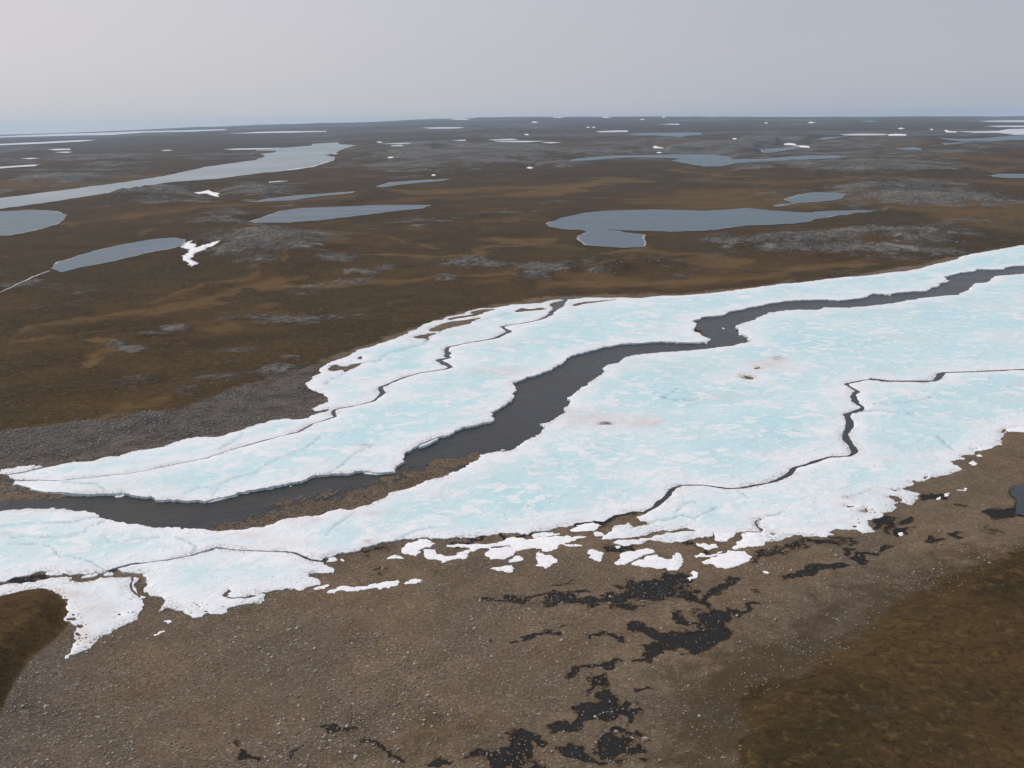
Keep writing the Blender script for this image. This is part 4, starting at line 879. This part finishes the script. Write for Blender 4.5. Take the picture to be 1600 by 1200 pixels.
FLOES = [
 ('white floe stuck under the far ice wall, leftmost in the river', Z(*L1,(690,545),(720,528),(775,525),(770,538),(720,548))),
 ('second white floe under the far ice wall, right of the leftmost', Z(*L1,(860,555),(880,545),(925,548),(920,561))),
 ('thin sliver of ice afloat below the ice wall', Z(*L1,(1005,583),(1055,579),(1050,586))),
 ('narrow floe lying along the ice wall left of the rapids', Z(*L1,(1290,582),(1370,560),(1440,540),(1430,549),(1350,572))),
 ('short floe right of the narrow one by the ice wall', Z(*L1,(1450,540),(1490,528),(1500,532),(1465,543))),
 ('tiny block of ice by the wall beside two other floes', Z(*L1,(1520,522),(1560,511),(1560,518),(1530,525))),
 ('small low floe left of the river bend', Z(*L2,(58,495),(108,485),(112,495),(80,501))),
 ('small floe right of the low one near the river bend', Z(*L2,(180,477),(225,469),(222,479),(190,483))),
 ('long white slab fallen along the ice wall in the river bend', Z(*L2,(655,398),(735,382),(870,372),(878,385),(770,405),(720,402))),
 ('lone white floe near the lower bank past the bend', Z(*L2,(1522,245),(1545,236),(1572,240),(1560,250),(1535,252))),
 ('floe caught in the narrow elbow of the river, left one', Z(800,440,(1310,285),(1322,279),(1335,290),(1318,294))),
 ('floe caught in the narrow elbow of the river, middle one', Z(800,440,(1345,290),(1380,277),(1400,285),(1360,296))),
 ('floe resting at the outer bank of the river elbow', Z(800,440,(1418,326),(1432,321),(1440,330),(1424,332))),
 ('floe at the far right end of the river, nearest the frame edge', Z(1200,360,(1552,240),(1566,234),(1572,243),(1560,246))),
 ('floe at the far right end of the river, left of the last one', Z(1200,360,(1518,236),(1530,232),(1538,238),(1524,241))),
 ('yellowish ice lump on the near bank at the left of the river', Z(*L1,(670,695),(690,686),(715,695),(700,706),(680,704))),
 ('oval ice cake in the gravel gap at the front left', Z(*L1,(635,1032),(660,1012),(710,1015),(702,1036),(660,1044))),
 ('heap of slush at the left end of the gravel gap', Z(*L1,(270,1032),(300,1005),(360,1010),(402,1030),(330,1040))),
 ('broken ice cake between the slush and the oval cake', Z(*L1,(490,1057),(560,1020),(610,1020),(590,1040),(560,1050))),
 ('small ice cake in the cove of the pinkish snow field', Z(*L1,(835,1055),(850,1045),(862,1055),(850,1068)))]
for i, (lab, poly) in enumerate(FLOES):
    patch('ice_floe', lab, 'ice floe', poly, .32 if i < 15 else .3, .3, ('river_ice', 'broken_ice_wall'), group=GF if i < 15 else 'ice cakes near the front left bank', lift=.35 if i < 15 else 0)
GS = 'snow drifts left on the far tundra'
for lab, poly in DRIFTS[:-1]: patch('snow_drift', lab, 'snow drift', poly, .5, lift=.3, grid=1.6, step=.6, far=True, group=GS, skirt=1.5)
print('ice and snow', round(time.time() - T0, 1))
# white thread of a frozen creek at the left
q = ribbon([(78,424,.5),(60,431,.9),(45,437,.7),(30,443,.9),(18,449,.5),(0,456,.3)], 2.0)
q2, T = cut([q], [], 2, grid=0)
tag(sheet('frozen_creek', q2, T, .25, ('old_snow', 'old_snow'), z_plane=.1, skirt=.6, lift=.35), kind='structure')

# ------------------------------------------------------------------ stones
def ico(sub):
    import bmesh
    bm = bmesh.new(); bmesh.ops.create_icosphere(bm, subdivisions=sub, radius=1)
    v = np.array([tuple(a.co) for a in bm.verts]); f = np.array([[a.index for a in c.verts] for c in bm.faces]); bm.free(); return v, f
V1, F1 = ico(1); V2, F2 = ico(2)
def rock_shape(V, seed):
    r = np.random.default_rng(seed); W = V.copy()
    for _ in range(7):                                   # chop flat facets like a broken stone
        n_ = r.normal(size=3); n_ /= np.linalg.norm(n_); d = r.uniform(.55, .85)
        k = W @ n_; W -= np.where(k > d, k - d, 0)[:, None] * n_
    W *= 1 + .10 * (r.random((len(W), 1)) - .5)
    return W * np.array([1.0, r.uniform(.65, .95), r.uniform(.5, .75)])
def scatter(name, mat, n, px_lo, px_hi, dens, size, kind_label, seed, sink=.25, dz=0.0, cand=4, maxd=None, grow=False):
    r = np.random.default_rng(seed)
    px = r.uniform(px_lo[0], px_hi[0], n * cand); py = px_lo[1] + (px_hi[1] - px_lo[1]) * r.random(n * cand)
    keep = dens(px, py) > r.random(n * cand); px, py = px[keep][:n], py[keep][:n]
    P = ground(px, py); z = ground_z(P[:, 0], P[:, 1]); m = len(P)
    s = size(r, m, P)
    shapes = np.array([rock_shape(V1, seed * 31 + i) for i in range(12)])
    a = r.uniform(0, 6.28, m); c_, s_ = np.cos(a), np.sin(a)
    S = shapes[r.integers(0, 12, m)]
    Xr = S[:, :, 0] * c_[:, None] - S[:, :, 1] * s_[:, None]; Yr = S[:, :, 0] * s_[:, None] + S[:, :, 1] * c_[:, None]
    V = np.stack([Xr * s[:, None] + P[:, 0:1], Yr * s[:, None] + P[:, 1:2], S[:, :, 2] * s[:, None] + (z + s * sink + dz)[:, None]], 2).reshape(-1, 3)
    Fc = (F1[None] + (np.arange(m) * len(V1))[:, None, None]).reshape(-1, 3)
    o = mesh_obj(name, V, Fc, mat, smooth=False); tag(o, kind_label[0], kind_label[1], kind='stuff'); return o
def pick(field):
    G2 = field.reshape(nr_, nc)
    def f(px, py):
        P = ground(px, py); d = np.hypot(P[:, 0], P[:, 1]); a = np.arctan2(P[:, 0], P[:, 1])
        i = np.clip(np.interp(d, dist, np.arange(nr_)).astype(int), 0, nr_ - 1); j = np.clip(np.interp(a, az, np.arange(nc)).astype(int), 0, nc - 1)
        return G2[i, j], P
    return f
gpick = pick(gmask); ipick = pick(np.clip(np.max([sdist(PX, PY, q_, 1.6, 40) for q_ in (NORTH_ICE, SOUTH_ICE, SNOW_LEFT)], 0) / 6 + .1, 0, 1)); rpick = pick(rock); wpick = pick(wet); hpick = pick(sstep(riv, -2, 4)); barp = pick(bar); lpick = pick(lakem)
def dens_gravel(px, py):
    g, P = gpick(px, py); g = np.where((g > .02) & (g < .5) & (py > 800) & (px > 700), .51 * (vnoise(P[:, 0] * 3, P[:, 1] * 3, 9) > .62), g); c = .35 + 1.3 * sstep(fbm(P[:, 0], P[:, 1], 18, 4, 201), .42, .68)
    wv = wpick(px, py)[0]
    left = np.interp(px, [0, 400, 900, 1600], [1.0, .8, .62, .55])
    return (g > .5) * c * (.72 - .35 * (wv > .55)) * left * (1 - ipick(px, py)[0]) * (1 - hpick(px, py)[0]) * (1 - (lpick(px, py)[0] > .6))
szf = lambda lo, hi, pw: (lambda r, m, P: lo + (hi - lo) * r.random(m) ** pw)
scatter('gravel', 'gravel_stone', 38000, (-120, 835), (1720, 1260), dens_gravel, szf(.05, .27, 3.4), ('countless small brown and grey stones strewn over the gravel flat', 'gravel'), 3)
scatter('pale_pebbles', 'pale_stone', 12000, (-100, 830), (1700, 1250), dens_gravel, szf(.05, .27, 3.6), ('scattered small whitish stones dotting the gravel flat', 'pebbles'), 4)
def dens_bar(px, py): return barp(px, py)[0] * hpick(px, py)[0] * .9
scatter('river_bar_stones', 'gravel_stone', 9000, (300, 700), (800, 840), dens_bar, szf(.08, .30, 2.2), ('wet reddish stones of the shallow bar along the near river bank', 'gravel'), 5, .5)
def dens_north(px, py):
    g, P = gpick(px, py); return (g > .5) * (1 - ipick(px, py)[0]) * (.25 + .9 * sstep(fbm(P[:, 0], P[:, 1], 25, 3, 205), .45, .65))
scatter('bank_rubble', 'lichen_rock', 11000, (-60, 570), (530, 780), dens_north, szf(.10, .55, 3.0), ('dark grey rubble covering the bank above the ice on the left', 'rubble'), 6)
def dens_rock(px, py):
    k, P = rpick(px, py); g = gpick(px, py)[0]; f_ = fbm(P[:, 0], P[:, 1], 40, 5, 207)
    return np.clip(k - .25, 0, 1) * 1.2 * sstep(f_, .42, .60) * (g < .3) * (1 - (lpick(px, py)[0] > .5))
scatter('outcrop_boulders', 'lichen_rock', 16000, (-60, 290), (1660, 640), dens_rock, lambda r, m, P: (.25 + .9 * r.random(m) ** 2.5) * np.clip(np.hypot(P[:, 0], P[:, 1]) / 700, .6, 1.8), ('pale lichen covered boulders crowded on the rocky rises of the tundra', 'boulders'), 8)
def dens_melt(px, py):
    e = ((px - 120) / 16) ** 2 + ((py - 975) / 26) ** 2
    for cx, cy, rx, ry in ((375, 925, 35, 12), (330, 948, 40, 8), (450, 905, 45, 12), (205, 955, 12, 8), (130, 1005, 18, 14), (1400, 800, 30, 14), (1340, 795, 30, 20), (700, 845, 40, 5), (580, 852, 25, 5), (515, 570, 15, 8)):
        e = np.minimum(e, ((px - cx) / rx) ** 2 + ((py - cy) / ry) ** 2 + .5)
    P = ground(px, py); return np.exp(-e * 1.3) * sstep(fbm(P[:, 0], P[:, 1], 3, 3, 231), .45, .6)
scatter('melted_out_stones', 'gravel_stone', 1500, (20, 560), (1450, 1030), dens_melt, szf(.10, .34, 1.8), ('dark stones melting out of the thin snow edges', 'stones'), 12, dz=.26, cand=60)
# individual larger stones
shapes = []
for i in range(8):
    o = mesh_obj('boulder', rock_shape(V2, 900 + i), F2, 'pale_stone', smooth=False); shapes.append(o)
for o in shapes: scene.collection.objects.unlink(o)
r = np.random.default_rng(77)
ZONES = [(150, (-20, 960, 560, 1215), 'pale weathered stone on the brown gravel in the left foreground', 'larger stones in the left foreground', .24, .42),
         (110, (560, 930, 1180, 1215), 'whitish stone on the gravel among the dark wet patches', 'larger stones among the wet patches', .22, .42),
         (40, (1150, 830, 1560, 1000), 'whitish stone on the gravel beside the dark grassy slope', 'larger stones beside the grassy slope', .24, .42)]
for n, (x0, y0, x1, y1), lab, grp, lo, hi in ZONES:
    px = r.uniform(x0, x1, n * 8); py = r.uniform(y0, y1, n * 8); k = dens_gravel(px, py) > r.random(n * 8) * .8; px, py = px[k][:n], py[k][:n]
    P = ground(px, py); z = ground_z(P[:, 0], P[:, 1])
    for (x, y), zz in zip(P, z):
        c = shapes[r.integers(0, 8)].copy(); s = r.uniform(lo, hi) * (1.25 if r.random() < .15 else 1)
        c.location = (x, y, zz + s * .15); c.scale = (s, s, s); c.rotation_euler = (r.uniform(-.3, .3), r.uniform(-.3, .3), r.uniform(0, 6.28))
        scene.collection.objects.link(c); tag(c, lab, 'stone', grp); c.name = 'boulder'
def single(px, py, s, lab):
    P = ground([px], [py]); c = shapes[int(px) % 8].copy(); c.location = (P[0, 0], P[0, 1], float(ground_z(P[:, 0], P[:, 1])[0]) + s * .3); c.scale = (s, s, s * 1.1); scene.collection.objects.link(c); tag(c, lab, 'stone'); c.name = 'boulder'
single(600, 889, .75, 'large dark boulder alone on the gravel under the round snow blob')
single(1008, 1156, .62, 'pinkish boulder at the right rim of the lowest dark pool')
for o in shapes: bpy.data.objects.remove(o)
# tundra tussocks on the near grassy slope and knoll
t, p, pos = material('dry_sedge'); k = t.noise(pos, .7, 3, .7); k2 = t.noise(pos, .05, 3, .6)
c = t.mix(t.ss(k, .35, .65), (.034, .023, .010), (.085, .055, .023)); c = t.mix(t.ss(k2, .45, .6, 0, .5), c, (.046, .038, .018))
t.put(p.inputs['Base Color'], c); p.inputs['Roughness'].default_value = 1.0; p.inputs['Specular IOR Level'].default_value = .1
def dens_tuss(px, py):
    g, P = gpick(px, py); return (g < .42) * (.25 + sstep(fbm(P[:, 0], P[:, 1], 9, 3, 210), .40, .62))
scatter('sedge_tussocks', 'dry_sedge', 26000, (-120, 840), (1720, 1260), dens_tuss, szf(.08, .26, 2.0), ('low brown tussocks of dry sedge covering the near tundra slopes', 'tundra plants'), 9, -.25)
print('stones', round(time.time() - T0, 1))

# ------------------------------------------------------------------ air
t = NT(bpy.data.materials.new('haze').node_tree) if False else None
hm = bpy.data.materials.new('haze'); hm.use_nodes = True; h = NT(hm.node_tree); h.n.clear(); MAT['haze'] = hm
pv = h.new('ShaderNodeVolumePrincipled'); pv.inputs['Color'].default_value = (.55, .76, 1, 1); pv.inputs['Density'].default_value = 4.4e-5; pv.inputs['Anisotropy'].default_value = .2
ho = h.new('ShaderNodeOutputMaterial'); h.l.new(pv.outputs[0], ho.inputs['Volume'])
zlo = float(Zg.min()) - 1; zhi = max(float(Zg.max()), CAM_H) + 6
R_ = D1 * 1.03
bx = np.array([(x, y, z) for z in (zlo, zhi) for x, y in ((-R_, -300), (R_, -300), (R_, R_), (-R_, R_))])
tag(mesh_obj('haze', bx, np.array([(3,2,1,0),(4,5,6,7),(0,1,5,4),(1,2,6,5),(2,3,7,6),(3,0,4,7)]), 'haze'), kind='stuff', label='thin bluish air haze over the whole tundra plain', cat='haze')
scene.cycles.volume_bounces = 1
print('done', round(time.time() - T0, 1), 'z', zlo, zhi)
